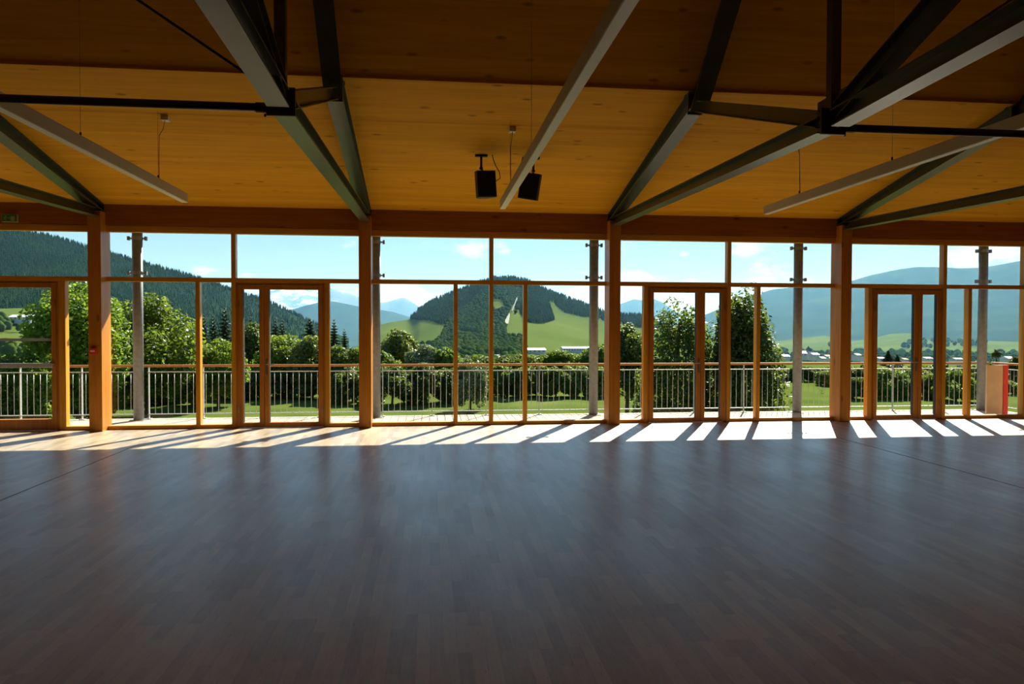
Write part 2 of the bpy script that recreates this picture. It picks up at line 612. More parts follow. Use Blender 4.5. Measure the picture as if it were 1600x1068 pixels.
gable('wall_left', XL - .2, XL, 'panelled gable wall at the left end')
gable('wall_right', XR, XR + .2, 'panelled gable wall at the right end')
# front beam over the glazing
tag(box('trim_1', M['header'], None, XL, XR, FY - .03, FY + .16, 3.235, ceil_low(FY) + .01), 'red brown timber beam running above the windows', 'beam', kind='structure')
for i, x in enumerate((-4.03, 6.07)):
    tag(box('trim_%d' % (i + 2), M['inlay'], None, x - .005, x + .005, BACKY, 10.9, 0.0, 0.0025), ('thin dark joint strip in the floor on the left side', 'thin dark joint strip in the floor on the right side')[i], 'floor strip', kind='structure')

# columns
names = ['timber column beyond the left edge of the picture', 'timber column carrying the small red alarm box', 'timber column between the left double door and the wide middle window',
         'timber column between the wide middle window and the right of centre door', 'timber column right of the big dark tree, beside the far right door', 'timber column at the right end of the glass front']
for i, x in enumerate(CX):
    o = box('timber_column', M['column'], None, x - .097, x + .097, FY - .20, FY + .14, 0, 3.425, 0.004)
    tag(o, names[i], 'column', 'timber columns of the glass front', 'thing')

# ---- glazing
TOP0, TOP1 = 3.13, 3.23       # upper frame rail
TR0, TR1 = 2.35, 2.42         # transom
SILL = 0.06
FD = 0.12                     # frame depth
GY0, GY1 = FY + .055, FY + .075


def pane(par, x0, x1, z0, z1, name='pane'):
    e = 0.008
    o = box(name, M['glass'], par, x0 - e, x1 + e, GY0, GY1, z0 - e, z1 + e)
    return o


def gasketed(par, x0, x1, z0, z1):
    pane(par, x0, x1, z0, z1)


def window_bay(idx, xa, xb, mull_full, mull_low, door, label):
    """one bay between two columns: rails, uprights and panes; door = (x0, x1) opening"""
    w = thing('window_%d' % idx, ((xa + xb) / 2, FY, 0), label, 'window', None, 'structure')
    y0, y1 = FY, FY + FD
    box('top_rail', M['frame_h'], w, xa, xb, y0, y1, TOP0, TOP1, .003)
    cuts = sorted(mull_full)
    for a, b in cuts:
        box('mullion', M['frame'], w, a, b, y0 - .002, y1, 0, TOP0, .003)
    edges = [xa] + [v for m_ in cuts for v in m_] + [xb]
    for a, b in zip(edges[::2], edges[1::2]):
        box('transom', M['frame_h'], w, a, b, y0, y1, TR0, TR1, .003)
        pane(w, a, b, TR1, TOP0)
    lows = sorted(cuts + mull_low)
    for a, b in mull_low:
        box('mullion', M['frame'], w, a, b, y0 - .001, y1, 0, TR0, .003)
    edges = [xa] + [v for m_ in lows for v in m_] + [xb]
    for a, b in zip(edges[::2], edges[1::2]):
        if door and a < (door[0] + door[1]) / 2 < b:
            continue
        box('sill', M['frame_h'], w, a, b, y0, y1, 0, SILL, .003)
        pane(w, a, b, SILL, TR0)
    return w


def door(idx, x0, x1, meet, mirror, label, strips=False):
    d = thing('door_%d' % idx, ((x0 + x1) / 2, FY, 0), label, 'door', None, 'structure')
    y0, y1 = FY + .01, FY + .10
    fr = MB().box(x0, x0 + .035, y0, y1, 0, TR0).box(x1 - .035, x1, y0, y1, 0, TR0).box(x0 + .035, x1 - .035, y0, y1, 2.315, TR0)
    fr.build('door_frame', M['door'], d)
    for (a, b) in ((x0 + .037, meet - .003), (meet + .003, x1 - .037)):
        wide = (b - a) > 0.6
        s0, s1 = .072, .072
        bot = .085 if not strips else .18
        leaf = MB()
        ly0, ly1 = y0 - .012, y1 - .01
        leaf.box(a, a + s0, ly0, ly1, .008, 2.31).box(b - s1, b, ly0, ly1, .008, 2.31)
        leaf.box(a + s0, b - s1, ly0, ly1, .008, bot).box(a + s0, b - s1, ly0, ly1, 2.24, 2.31)
        lf = leaf.build('door_leaf', M['door'], d, bevel=.003)
        pane(lf, a + s0, b - s1, bot, 2.24)
        g_ = MB()
        xa, xb, e = a + s0, b - s1, .006
        g_.box(xa, xa + e, ly0 + .02, ly1 - .01, bot, 2.24).box(xb - e, xb, ly0 + .02, ly1 - .01, bot, 2.24)
        g_.build('gasket', M['gasket'], lf)
        hx = a + .004 if mirror else b - .004
        for hz in (.25, 1.95):
            if wide:
                hx_ = b - .006 if not mirror else a + .006
            else:
                hx_ = a + .006 if not mirror else b - .006
            MB().tube([(hx_, ly0 - .008, hz), (hx_, ly0 - .008, hz + .1)], .008, 8).build('hinge', M['handle'], lf)
        if wide:
            sgn = 1 if not mirror else -1
            hx = (a + .036) if not mirror else (b - .036)
            h = MB().box(hx - .014, hx + .014, ly0 - .008, ly0, .86, 1.12)
            h.tube([(hx, ly0, 1.03), (hx, ly0 - .05, 1.03), (hx + sgn * .03, ly0 - .058, 1.03), (hx + sgn * .125, ly0 - .058, 1.028)], .010, 10)
            h.tube([(hx, ly0 - .008, .92), (hx, ly0 - .014, .92)], .011, 10)
            h.build('handle', M['handle'], lf, bevel=.001)
            if strips:
                MB().box(a + s0, b - s1, GY0 - .012, GY0 - .004, 1.405, 1.447).build('safety_strip', M['strip'], lf)
                pb = MB().box(a + .03, b - .03, ly0 - .055, ly0 - .035, .995, 1.06)
                pb.box(a + .03, a + .06, ly0 - .04, ly0, 1.0, 1.055).box(b - .06, b - .03, ly0 - .04, ly0, 1.0, 1.055)
                pb.build('push_bar', M['strip'], lf, bevel=.003)
    return d


MW = 0.068
h = .097
c0, c1, c2, c3, c4, c5 = CX
# bay beyond the left edge up to the first column
window_bay(1, c0 + h, c1 - h, [(-7.29, -7.22)], [(-7.85, -7.782), (-5.79, -5.69)], (-7.22, -5.79), 'glazed bay at the left edge, its door crossed by two grey bars')
door(1, -7.22, -5.79, -6.79, False, 'timber glass door at the left edge with two grey bars across its pane', True)
window_bay(2, c1 + h, c2 - h, [(-3.175, -3.107)], [(-3.73, -3.662), (-1.70, -1.632)], (-3.107, -1.70), 'glazed bay left of the middle, sycamore and conifers behind it')
door(2, -3.107, -1.70, -2.665, False, 'timber double glass door left of the middle, snowy peaks seen through it')
window_bay(3, c2 + h, c3 - h, [(.985, 1.053)], [(.39, .458), (1.56, 1.628)], None, 'wide middle window without a door, wooded hill behind it')
window_bay(4, c3 + h, c4 - h, [(5.127, 5.195)], [(3.64, 3.708), (5.665, 5.733)], (3.708, 5.127), 'glazed bay right of the middle, big dark tree behind it')
door(4, 3.708, 5.127, 4.655, True, 'timber double glass door right of the middle, dark tree seen through it')
window_bay(5, c4 + h, c5 - h, [(9.17, 9.238), (10.77, 10.838)], [(7.74, 7.808), (9.665, 9.733)], (7.808, 9.17), 'glazed bay at the right end, hazy mountain and railing corner behind it')
door(5, 7.808, 9.17, 8.70, True, 'timber double glass door near the right end, hazy mountain seen through it')
# closing wall between the left bay and the gable, outside the picture
tag(box('wall_front', M['wall'], None, XL, c0 - h, FY, FY + .2, 0, 3.235), 'front wall beyond the left end of the glazing', 'wall', kind='structure')


# ------------------------------------------------------------------ steel roof trusses
def truss(x, label):
    t = thing('roof_truss', (x, FY, 3.45), label, 'roof truss', 'steel trusses under the wooden roof')
    st = M['steel']
    R2 = 2 * RIDGEY
    w = .18
    for s in (1, -1):
        Y = (lambda y: y) if s == 1 else (lambda y: R2 - y)
        # tapering I-beam: upper flange along the ceiling, lower flange dropping away towards the fold
        ya, yb = FY - .03, FOLDY - .08
        ta, tb = ceil_low(ya) - .006, ceil_low(yb) - .012
        ba, bb = ceil_low(ya) - .125, ceil_low(yb) - .235
        r_ = MB()
        r_.prism([(Y(ya), ta), (Y(yb), tb), (Y(yb), tb - .012), (Y(ya), ta - .012)], 'x', x - w / 2, x + w / 2)
        r_.prism([(Y(ya), ba), (Y(yb), bb), (Y(yb), bb + .012), (Y(ya), ba + .012)], 'x', x - w / 2, x + w / 2)
        r_.prism([(Y(ya), ba + .012), (Y(yb), bb + .012), (Y(yb), tb - .012), (Y(ya), ta - .012)], 'x', x - .005, x + .005)
        r_.build('lower_rafter', st, t)
        MB().ibeam((x, Y(8.13), 4.13), (x, Y(RIDGEY + .06), 4.13 + STEEP * (8.13 - RIDGEY - .06)), .31, .20).build('upper_rafter', st, t)
        # bottom chord from the column head to the node
        MB().ibeam((x, Y(FY - .12), 3.345), (x, Y(RIDGEY + .1), 3.165), .13, .15).build('bottom_chord', st, t)
        # diagonal from the node up to the fold
        MB().ibeam((x, Y(RIDGEY + .14), 3.215), (x, Y(8.06), 4.10), .13, .13, .009, .008).build('diagonal', st, t)
        g_ = MB().box(x - .085, x + .085, min(Y(FOLDY + .02), Y(FOLDY - .01)), max(Y(FOLDY + .02), Y(FOLDY - .01)), FOLDZ - .26, FOLDZ - .03)
        g_.build('fold_plate', st, t)
        e_ = MB().box(x - .09, x + .09, min(Y(FY - .055), Y(FY - .02)), max(Y(FY - .055), Y(FY - .02)), 3.40, 3.545)
        e_.build('end_plate', st, t)
    MB().box(x - .038, x + .038, RIDGEY - .038, RIDGEY + .038, 3.30, RIDGEZ - .30).build('king_post', M['dark_steel'], t)
    npl = MB().box(x - .10, x + .10, RIDGEY - .012, RIDGEY + .012, 3.13, 3.33).box(x - .006, x + .006, RIDGEY - .22, RIDGEY + .22, 3.17, 3.44)
    npl.build('node_plate', M['dark_steel'], t, bevel=.004)
    return t


tl = ['dark steel roof truss beyond the left edge', 'dark steel roof truss at far left, above the column with the alarm box', 'dark steel roof truss left of the speakers, tied to the left by a black tube',
      'dark steel roof truss right of the speakers, tied to the right by a black tube', 'dark steel roof truss at far right behind the long lamp', 'dark steel roof truss against the right gable wall']
for i in range(1, 5):
    truss(CX[i], tl[i])


def tie(xa, xb, label):
    t = thing('tie_tube', ((xa + xb) / 2, RIDGEY, 3.17), label, 'tie bar', 'ties between the roof trusses')
    z = 3.185
    MB().tube([(xa + .13, RIDGEY, z), (xb - .13, RIDGEY, z)], .029, 14).build('tube', M['dark_steel'], t, True)
    for x, s in ((xa, 1), (xb, -1)):
        MB().tube([(x + s * .10, RIDGEY, z), (x + s * .17, RIDGEY, z)], .036, 12).build('end_sleeve', M['dark_steel'], t)
        MB().tube([(x + s * .115, RIDGEY + .03, z - .036), (x + s * .115, RIDGEY + .03, z - .056)], .008, 8).build('bolt', M['dark_steel'], t)


tie(CX[1], CX[2], 'long black tube tying two trusses at upper left')
tie(CX[3], CX[4], 'long black tube tying two trusses at upper right')


def brace(x0, z0, x1, z1, label):
    t = thing('brace_rod', (x0, RIDGEY + .02, z0), label, 'brace rod', 'bracing rods between the roof trusses')
    MB().tube([(x0, RIDGEY, z0), (x1, RIDGEY, z1)], .010, 8).build('rod', M['dark_steel'], t, True)
    d = Vector((x1 - x0, 0, z1 - z0)).normalized()
    p = Vector((x0, RIDGEY, z0)) + d * .09
    MB().tube([p, p + d * .10], .017, 8).build('turnbuckle', M['dark_steel'], t)


brace(CX[2] - .06, 3.30, CX[1] + .05, 5.95, 'thin black bracing rod climbing to the upper left')
brace(CX[3] + .06, 3.30, CX[4] - .05, 5.95, 'thin black bracing rod climbing to the upper right, behind the wide steel beam')


# ------------------------------------------------------------------ lamps, speakers, sign, alarm
def lamp(x, label):
    t = thing('linear_lamp', (x, RIDGEY, 3.28), label, 'lamp', 'long hanging lamps')
    y0, y1 = 2 * RIDGEY - 10.05, 10.05
    z0 = 3.275
    w = .040
    MB().box(x - w, x + w, y0, y1, z0 + .006, z0 + .12).build('housing', M['lamp'], t, bevel=.003)
    MB().box(x - w + .004, x + w - .004, y0 + .004, y1 - .004, z0, z0 + .0055).build('lamp_cover', M['lamp_diff'], t)
    for y in (9.1, 7.17):
        for s, yy in ((1, y), (-1, 2 * RIDGEY - y)):
            top = ceil_low(y) + .0 if y > FOLDY else FOLDZ + .018 + STEEP * (FOLDY - y)
            wmb = MB().tube([(x, yy, z0 + .118), (x, yy, top)], .0018, 6)
            wmb.build('suspension_wire', M['handle'], t)
            MB().tube([(x, yy, z0 + .118), (x, yy, z0 + .165)], .009, 8).build('wire_gripper', M['cable'], t)
    cy = 9.24
    cz = ceil_low(cy)
    MB().box(x + .0, x + .085, cy - .05, cy + .05, cz - .05, cz + .012).build('ceiling_rose', M['white'], t, bevel=.004)
    pts = [(x + .04, cy - .02, cz - .05), (x + .03, cy - .05, cz - .16), (x + .008, 9.12, cz - .26), (x + .008, 9.105, 3.6), (x + .012, 9.10, 3.395)]
    MB().tube(pts, .004, 6).build('power_cord', M['cable'], t, True)


lamp(-3.22, 'long thin hanging lamp on the left, ending above the left bay')
lamp(1.00, 'long thin hanging lamp in the middle, passing in front of the speakers')
lamp(4.83, 'long thin hanging lamp on the right, passing behind a steel tube')


def speaker(cx, cy, top, yawd, tiltd, roll, mx, my, label):
    t = thing('loudspeaker', (mx, my, ceil_low(my)), label, 'loudspeaker', 'black loudspeakers under the ceiling')
    Rm = Matrix.Rotation(math.radians(yawd), 3, 'Z') @ Matrix.Rotation(math.radians(tiltd), 3, 'X') @ Matrix.Rotation(math.radians(roll), 3, 'Y')
    hh, c = .355, Vector((cx, cy, top - .178))
    prof = [(-.135, -.115), (.135, -.115), (.135, -.02), (.075, .115), (-.075, .115), (-.135, -.02)]
    vs = [c + Rm @ Vector((px, py, s * hh / 2)) for s in (-1, 1) for px, py in prof]
    fs = [tuple(range(5, -1, -1)), tuple(range(6, 12))] + [(i, (i + 1) % 6, 6 + (i + 1) % 6, 6 + i) for i in range(6)]
    MB().add(vs, fs).build('cabinet', M['black'], t, bevel=.005)
    gv = [c + Rm @ Vector(p) for p in [(-.12, -.125, -.16), (.12, -.125, -.16), (.12, -.125, .16), (-.12, -.125, .16), (-.125, -.113, -.165), (.125, -.113, -.165), (.125, -.113, .165), (-.125, -.113, .165)]]
    MB().add(gv, [(0, 1, 2, 3), (0, 4, 5, 1), (1, 5, 6, 2), (2, 6, 7, 3), (3, 7, 4, 0), (4, 7, 6, 5)]).build('grille', M['black_cloth'], t)
    tp = c + Rm @ Vector((0, 0, hh / 2))
    z = ceil_low(my)
    b = MB().box(mx - .085, mx + .085, my - .03, my + .03, z - .022, z + .008)
    b.build('mounting_plate', M['black'], t, bevel=.003)
    a = MB().tube([(mx, my, z - .02), (mx, my, tp.z + .06)], .017, 10)
    a.tube([(mx, my, tp.z + .075), (mx, my, tp.z + .045)], .026, 10)
    a.tube([(mx, my, tp.z + .05), tp + (c - tp) * .02], .015, 10)
    a.build('bracket_arm', M['black'], t)
    sg = 1 if cx < 1.0 else -1
    k0 = Vector((mx + sg * .15, my - .02, ceil_low(my - .02)))
    pts = [k0, k0 + Vector((sg * .015, 0, -.06)), k0 + Vector((sg * .05, .0, -.15)), k0 + Vector((sg * .10, 0, -.23)), k0 + Vector((sg * .115, .02, -.31)), c + Rm @ Vector((sg * .13, .03, .02))]
    MB().tube(pts, .006, 6).build('cable', M['cable'], t, True)


speaker(.735, 9.95, 3.765, 16, 3, -5, .70, 10.02, 'black loudspeaker hanging left of the middle lamp')
speaker(1.385, 9.95, 3.755, -24, 6, 11, 1.43, 10.05, 'black loudspeaker half hidden behind the middle lamp')

# exit sign on the beam, top left
ex = thing('exit_sign', (-6.455, FY - .05, 3.19), 'small green running man exit sign on the beam at upper left', 'sign')
sx0, sx1, sz0, sz1, sy = -6.57, -6.34, 3.245, 3.365, FY - .03
MB().box(sx0, sx1, sy - .035, sy, sz0, sz1).build('sign_case', M['sign_pale'], ex, bevel=.003)
MB().box(sx0 + .010, sx1 - .010, sy - .038, sy - .0345, sz0 + .012, sz1 - .008).build('sign_face', M['green_sign'], ex)
pic = MB()
py0, py1 = sy - .0405, sy - .0375
cxm = -6.505
pic.prism([(cxm + .012 * math.cos(a * math.pi / 6), 3.338 + .010 * math.sin(a * math.pi / 6)) for a in range(12)], 'y', py0, py1)
for q in ([(-.012, .324), (.008, .328), (.002, .296), (-.018, .294)], [(.004, .326), (.030, .310), (.028, .305), (.004, .316)], [(-.010, .325), (-.034, .312), (-.028, .300), (-.023, .302), (-.026, .310), (-.008, .317)],
          [(-.004, .298), (.014, .286), (.006, .262), (.000, .264), (.006, .283), (-.010, .293)], [(-.018, .297), (-.010, .290), (-.026, .276), (-.044, .278), (-.044, .284), (-.028, .283)]):
    pic.prism([(cxm + a, 3.0 + b) for a, b in q], 'y', py0, py1)
for q in ([(-.435, .335), (-.375, .335), (-.375, .262), (-.435, .262)],):
    pic.prism([(-6.0 + a, 3.0 + b) for a, b in q], 'y', py0, py1)
pic.prism([(-6.470, 3.310), (-6.458, 3.310), (-6.458, 3.318), (-6.444, 3.304), (-6.458, 3.290), (-6.458, 3.298), (-6.470, 3.298)], 'y', py0, py1)
pic.build('pictogram', M['sign_pale'], ex)

al = thing('alarm_box', (-5.18, FY - .2, 1.25), 'small red fire alarm box on the leftmost timber column', 'alarm')
MB().box(-5.232, -5.134, FY - .245, FY - .2, 1.205, 1.305).build('case', M['red'], al, bevel=.006)
MB().box(-5.215, -5.151, FY - .249, FY - .2445, 1.245, 1.268).build('label_plate', M['white'], al)


# ------------------------------------------------------------------ terrace
DZ = -0.03
tag(MB().box(XL, 11.55, FY + .15, 13.80, DZ - .12, DZ - .03).build('terrace_slab', M['concrete']), 'slab edge carrying the terrace boards', 'terrace', kind='structure')
pl = MB()
x = XL
while x < 11.5:
    pl.box(x, x + .130, FY + .16, 13.78, DZ - .03, DZ)
    x += .141
tag(pl.build('terrace_deck', M['deck']), 'pale sunlit board deck outside the windows', 'terrace', kind='structure')
tag(MB().box(XL - .2, XR + .6, FY + .27, 14.10, 3.56, 3.72).build('canopy', M['canopy']), 'flat timber canopy over the terrace', 'canopy', kind='structure')

RY = 13.70
ECX = [-9.27, -5.145, -0.99, 3.089, 7.172, 11.11]
el = ['x', 'grey round steel post outside, in front of the left sycamores', 'grey round steel post outside, mostly hidden behind a timber column', 'grey round steel post outside, in front of the ski hill meadow',
      'grey round steel post outside, right of the big dark tree', 'grey round steel post outside, by the railing corner']
for i in range(1, 6):
    x = ECX[i]
    t = thing('terrace_post', (x, 13.52, DZ), el[i], 'post', 'steel posts along the terrace')
    MB().tube([(x, 13.52, DZ + .012), (x, 13.52, 3.56)], .086, 24).build('shaft', M['galv'], t, True)
    MB().box(x - .12, x + .12, 13.40, 13.64, DZ, DZ + .012).build('base_plate', M['galv'], t)
    for z in (3.19, 2.58):
        c = MB().tube([(x, 13.52, z - .03), (x, 13.52, z + .03)], .092, 24)
        c.box(x - .155, x + .155, 13.505, 13.535, z - .012, z + .012)
        for s in (-1, 1):
            c.box(x + s * .145 - .018, x + s * .145 + .018, 13.49, 13.55, z - .034, z + .034)
        c.build('clamp', M['galv'], t)


def railing(p0, p1, nb, posts, label):
    """one railing section between two posts; p0, p1 plan points"""
    p0, p1 = Vector((*p0, 0)), Vector((*p1, 0))
    d = (p1 - p0)
    L = d.length
    d.normalize()
    nrm = Vector((-d.y, d.x, 0))
    up = Vector((0, 0, 1))
    t = thing('balcony_railing', tuple((p0 + p1) / 2 + Vector((0, 0, DZ))), label, 'railing', 'railing sections along the terrace')
    c = (p0 + p1) / 2
    MB().obox(c + up * .925, d, nrm, up, L, .055, .042).build('handrail', M['handrail'], t, bevel=.008)
    MB().obox(c + up * .815, d, nrm, up, L - .14, .035, .014).build('top_bar', M['galv_bar'], t)
    MB().obox(c + up * .055, d, nrm, up, L - .14, .035, .014).build('bottom_bar', M['galv_bar'], t)
    for k in range(nb):
        q = p0 + d * (.09 + (L - .18) * k / (nb - 1))
        if any(abs((q - (p0 + d * (s * L))).length) < .03 for s in posts):
            continue
        MB().tube([q + up * .06, q + up * .81], .0052, 6).build('baluster', M['galv_bar'], t, True)
    for s in posts:
        q = p0 + d * (s * L)
        pm = MB().obox(q + up * .44, d, nrm, up, .012, .05, .93)
        pm.obox(q + up * (DZ + .006), d, nrm, up, .09, .08, .012)
        pm.build('rail_post', M['galv_bar'], t)


rl = ['railing section seen through the left edge door', 'railing section in front of the left sycamores and the left double door', 'railing section seen through the wide middle window',
      'railing section in front of the big dark tree', 'railing section seen through the far right door, up to the terrace corner']
for i in range(5):
    a, b = ECX[i] + .02, ECX[i + 1] - .0
    if i == 4:
        b = 11.42
    railing((a, RY), (b, RY), 37, (.022, .25, .5, .75) + ((.985,) if i == 4 else ()), rl[i])
railing((11.46, RY - .05), (11.46, FY + .45), 11, (.03, .95), 'short railing return at the right end of the terrace')
for x in ECX[1:5]:
    pass

bp = thing('reflection_board', (10.95, 12.90, DZ), 'narrow beige and red board standing outside at the right end', 'board')  # added board outside, standing in for a beige and red reflection in the glass
MB().obox((10.87, 12.90, .45), (1, 0, 0), (0, 1, 0), (0, 0, 1), .34, .03, .95).build('reflection_beige', M['beige'], bp)
MB().obox((11.095, 12.90, .45), (1, 0, 0), (0, 1, 0), (0, 0, 1), .10, .05, .95).build('reflection_red', M['red'], bp)


# ------------------------------------------------------------------ land
def mesh_np(name, V, Fq, mat, parent=None, smooth=False):
    me = bpy.data.meshes.new(name)
    V = np.asarray(V, dtype=np.float32)
    Fq = np.asarray(Fq, dtype=np.int32)
    n, k = Fq.shape
    me.vertices.add(len(V))
    me.vertices.foreach_set('co', V.ravel())
    me.loops.add(n * k)
    me.loops.foreach_set('vertex_index', Fq.ravel())
    me.polygons.add(n)
    me.polygons.foreach_set('loop_start', np.arange(0, n * k, k, dtype=np.int32))
    me.polygons.foreach_set('loop_total', np.full(n, k, dtype=np.int32))
    if smooth:
        me.polygons.foreach_set('use_smooth', np.ones(n, dtype=bool))
    me.update(calc_edges=True)
    me.materials.append(mat)
    o = bpy.data.objects.new(name, me)
    COL.objects.link(o)
    if parent:
        o.parent = parent
    return o


def ground_z(x, y):
    """meadow level: flat near the hall, falling gently to the valley floor"""
    r = np.hypot(x, y)
    k = np.clip((r - 66) / 800.0, 0, 1.6)
    return -3.2 - 42 * k * (0.55 + 0.45 * np.minimum(k, 1)) + 0.12 * np.sin(x * .31 + 1) * np.cos(y * .23)


def make_meadow():
    rs = np.concatenate([np.linspace(16, 90, 60), np.geomspace(92, 1500, 60)])
    an = np.linspace(-1.25, 1.4, 150)
    A, Rr = np.meshgrid(an, rs)
    X, Y = Rr * np.sin(A), Rr * np.cos(A)
    Z = ground_z(X, Y)
    V = np.stack([X, Y, Z], -1).reshape(-1, 3)
    nr, na = X.shape
    idx = np.arange(nr * na).reshape(nr, na)
    Fq = np.stack([idx[:-1, :-1], idx[:-1, 1:], idx[1:, 1:], idx[1:, :-1]], -1).reshape(-1, 4)
    tag(mesh_np('meadow', V, Fq, M['meadow'], None, True), 'green meadow below the terrace', 'meadow', kind='structure')
    tag(MB().box(XL - 20, XR + 20, FY - 20, 17, -3.4, -3.25).build('ground', M['meadow']), 'ground under the building', 'ground', kind='structure')


make_meadow()


def lerp_sil(sil, x):
    xs = [p[0] for p in sil]
    ys = [p[1] for p in sil]
    return np.interp(x, xs, ys)


class Hill:
    """a hillside from a foot line (pixel yb at distance R0) up to its ridge (outline sil at distance R1)"""

    def __init__(self, sil, yb, R0, R1, rough=0.0, pw=1.0):
        self.sil, self.yb, self.R0, self.R1, self.rough, self.pw = sil, yb, R0, R1, rough, pw

    def point(self, x, v):
        ys = float(lerp_sil(self.sil, x))
        yb = self.yb if not isinstance(self.yb, list) else float(lerp_sil(self.yb, x))
        y = yb + (ys - yb) * v
        d = ray(x, y)
        R = self.R0 + (self.R1 - self.R0) * v ** self.pw
        hl = math.hypot(d.x, d.y)
        return Vector((0, 0, EYE)) + d * (R / hl)

    def at_px(self, x, y):
        ys = float(lerp_sil(self.sil, x))
        yb = self.yb if not isinstance(self.yb, list) else float(lerp_sil(self.yb, x))
        v = (y - yb) / (ys - yb)
        return self.point(x, min(max(v, 0), 1))

    def build(self, name, mat, label, nx=140, nv=26, cat='hill'):
        xs = np.linspace(self.sil[0][0], self.sil[-1][0], nx)
        V = []
        rg = np.random.default_rng(len(label))
        for j in range(nv + 4):
            for x in xs:
                if j <= nv:
                    p = self.point(x, j / nv)
                    if 0 < j < nv and self.rough:
                        p = p + Vector((0, 0, (rg.random() - .5) * self.rough))
                else:                                   # the far side drops away
                    p0 = self.point(x, 1.0)
                    k = (j - nv) / 3
                    q = Vector((p0.x, p0.y, 0)) * (1 + .35 * k)
                    p = Vector((q.x, q.y, p0.z * (1 - k) + min(-60, p0.z) * k))
                V.append(p[:])
        nr = nv + 4
        idx = np.arange(nr * nx).reshape(nr, nx)
        Fq = np.stack([idx[:-1, :-1], idx[:-1, 1:], idx[1:, 1:], idx[1:, :-1]], -1).reshape(-1, 4)
        return tag(mesh_np(name, V, Fq, mat, None, True), label, cat, None, 'structure')


def jag(sil, n, amp, seed):
    """adds small natural irregularity to an outline"""
    rg = np.random.default_rng(seed)
    xs = np.linspace(sil[0][0], sil[-1][0], n)
    ys = lerp_sil(sil, xs)
    j = np.zeros(n)
    for o in range(4):
        k = max(2, n // (3 * 2 ** o) + 1)
        j += np.interp(np.linspace(0, 1, n), np.linspace(0, 1, n // 2 ** (3 - o) + 2), rg.standard_normal(n // 2 ** (3 - o) + 2)) * amp * .5 ** o
    return list(zip(xs, ys + j))


snow_sil = jag([(300, 468), (380, 464), (405, 459), (425, 455), (440, 449), (455, 456), (470, 451), (488, 456), (500, 458), (517, 450), (532, 453), (549, 460), (575, 470), (592, 470), (612, 467), (631, 463), (645, 472), (660, 482), (700, 500)], 90, 1.2, 3)
snow_all = snow_sil
snow_sil = [p for p in snow_all if p[0] < 548]
H_snow = Hill(snow_sil, 560, 12500, 15500)
H_snow.build('mountain', M['snow'], 'distant snow covered mountain range', 160, 22, 'mountain')
H_peak = Hill([(496, 470), (508, 462)] + [p for p in snow_all if p[0] > 514], 560, 9500, 11500)
H_peak.build('mountain', M['far_rock'], 'bluish bare mountain right of the snowy peaks', 90, 20, 'mountain')
H_blue = Hill([(920, 500), (960, 478), (971, 474), (990, 467), (1005, 469), (1020, 466), (1035, 472), (1050, 483), (1065, 492), (1100, 510), (1140, 520)], 560, 6500, 8200)
H_blue.build('mountain', M['far_forest'], 'blue distant mountain left of the big dark tree', 60, 16, 'mountain')
H_mid = Hill(jag([(380, 505), (420, 497), (453, 484), (478, 477), (500, 472), (520, 470), (549, 476), (585, 483), (613, 487), (636, 494), (660, 502), (700, 515)], 60, .5, 5), 580, 4200, 6000)
H_mid.build('hill', M['far_forest'], 'rounded blue green hill in front of the snowy range', 80, 20)
left_sil = [(-420, 352), (-120, 350), (0, 361), (30, 362), (60, 367), (100, 376), (140, 389), (168, 396), (200, 405), (240, 416), (280, 427), (310, 436), (340, 445), (375, 459), (400, 466), (425, 475), (450, 486), (480, 500), (520, 520), (545, 528)]
H_left = Hill(left_sil, [(-420, 610), (545, 600)], 650, 1450)
H_left.build('hill', M['slope_forest'], 'big wooded mountainside on the left', 220, 60)
H_lf = Hill([(-300, 476), (-40, 480), (5, 482), (30, 481), (62, 486), (110, 490), (180, 500), (260, 512)], 585, 420, 1000)
H_lf.build('hill', M['pasture'], 'green pasture slope at the left edge', 60, 20)
right_sil = [(1080, 500), (1130, 480), (1195, 455), (1210, 451), (1240, 448), (1265, 447), (1300, 444), (1332, 438), (1360, 430), (1400, 422), (1440, 417), (1470, 417), (1500, 419), (1530, 417), (1560, 413), (1600, 406), (1700, 395), (2000, 390)]
H_right = Hill(jag(right_sil, 200, .5, 9), [(1080, 575), (2000, 575)], 2600, 5200)
H_right.build('mountain', M['far_forest'], 'long hazy blue mountainside on the right', 180, 50, 'mountain')
H_rf = Hill([(1080, 545), (1200, 535), (1240, 529), (1290, 524), (1330, 533), (1365, 528), (1392, 521), (1425, 520), (1450, 530), (1480, 532), (1530, 532), (1600, 534), (2000, 538)], [(1080, 575), (2000, 572)], 1100, 2500)
H_rf.build('hill', M['pasture'], 'pale green fields below the mountain on the right', 120, 24)
ski_sil = [(560, 520), (585, 510), (610, 503), (638, 499), (645, 495), (655, 484), (680, 469), (700, 461), (715, 456), (735, 448), (752, 441), (775, 436), (800, 435), (822, 439), (850, 452), (868, 460), (890, 467), (920, 479), (945, 488), (970, 493), (1005, 494), (1040, 508), (1080, 530), (1100, 545)]
H_ski = Hill(ski_sil, [(560, 582), (1100, 582)], 450, 1250)
H_ski.build('hill', M['pasture'], 'wooded hill with green meadows in the middle', 160, 70)


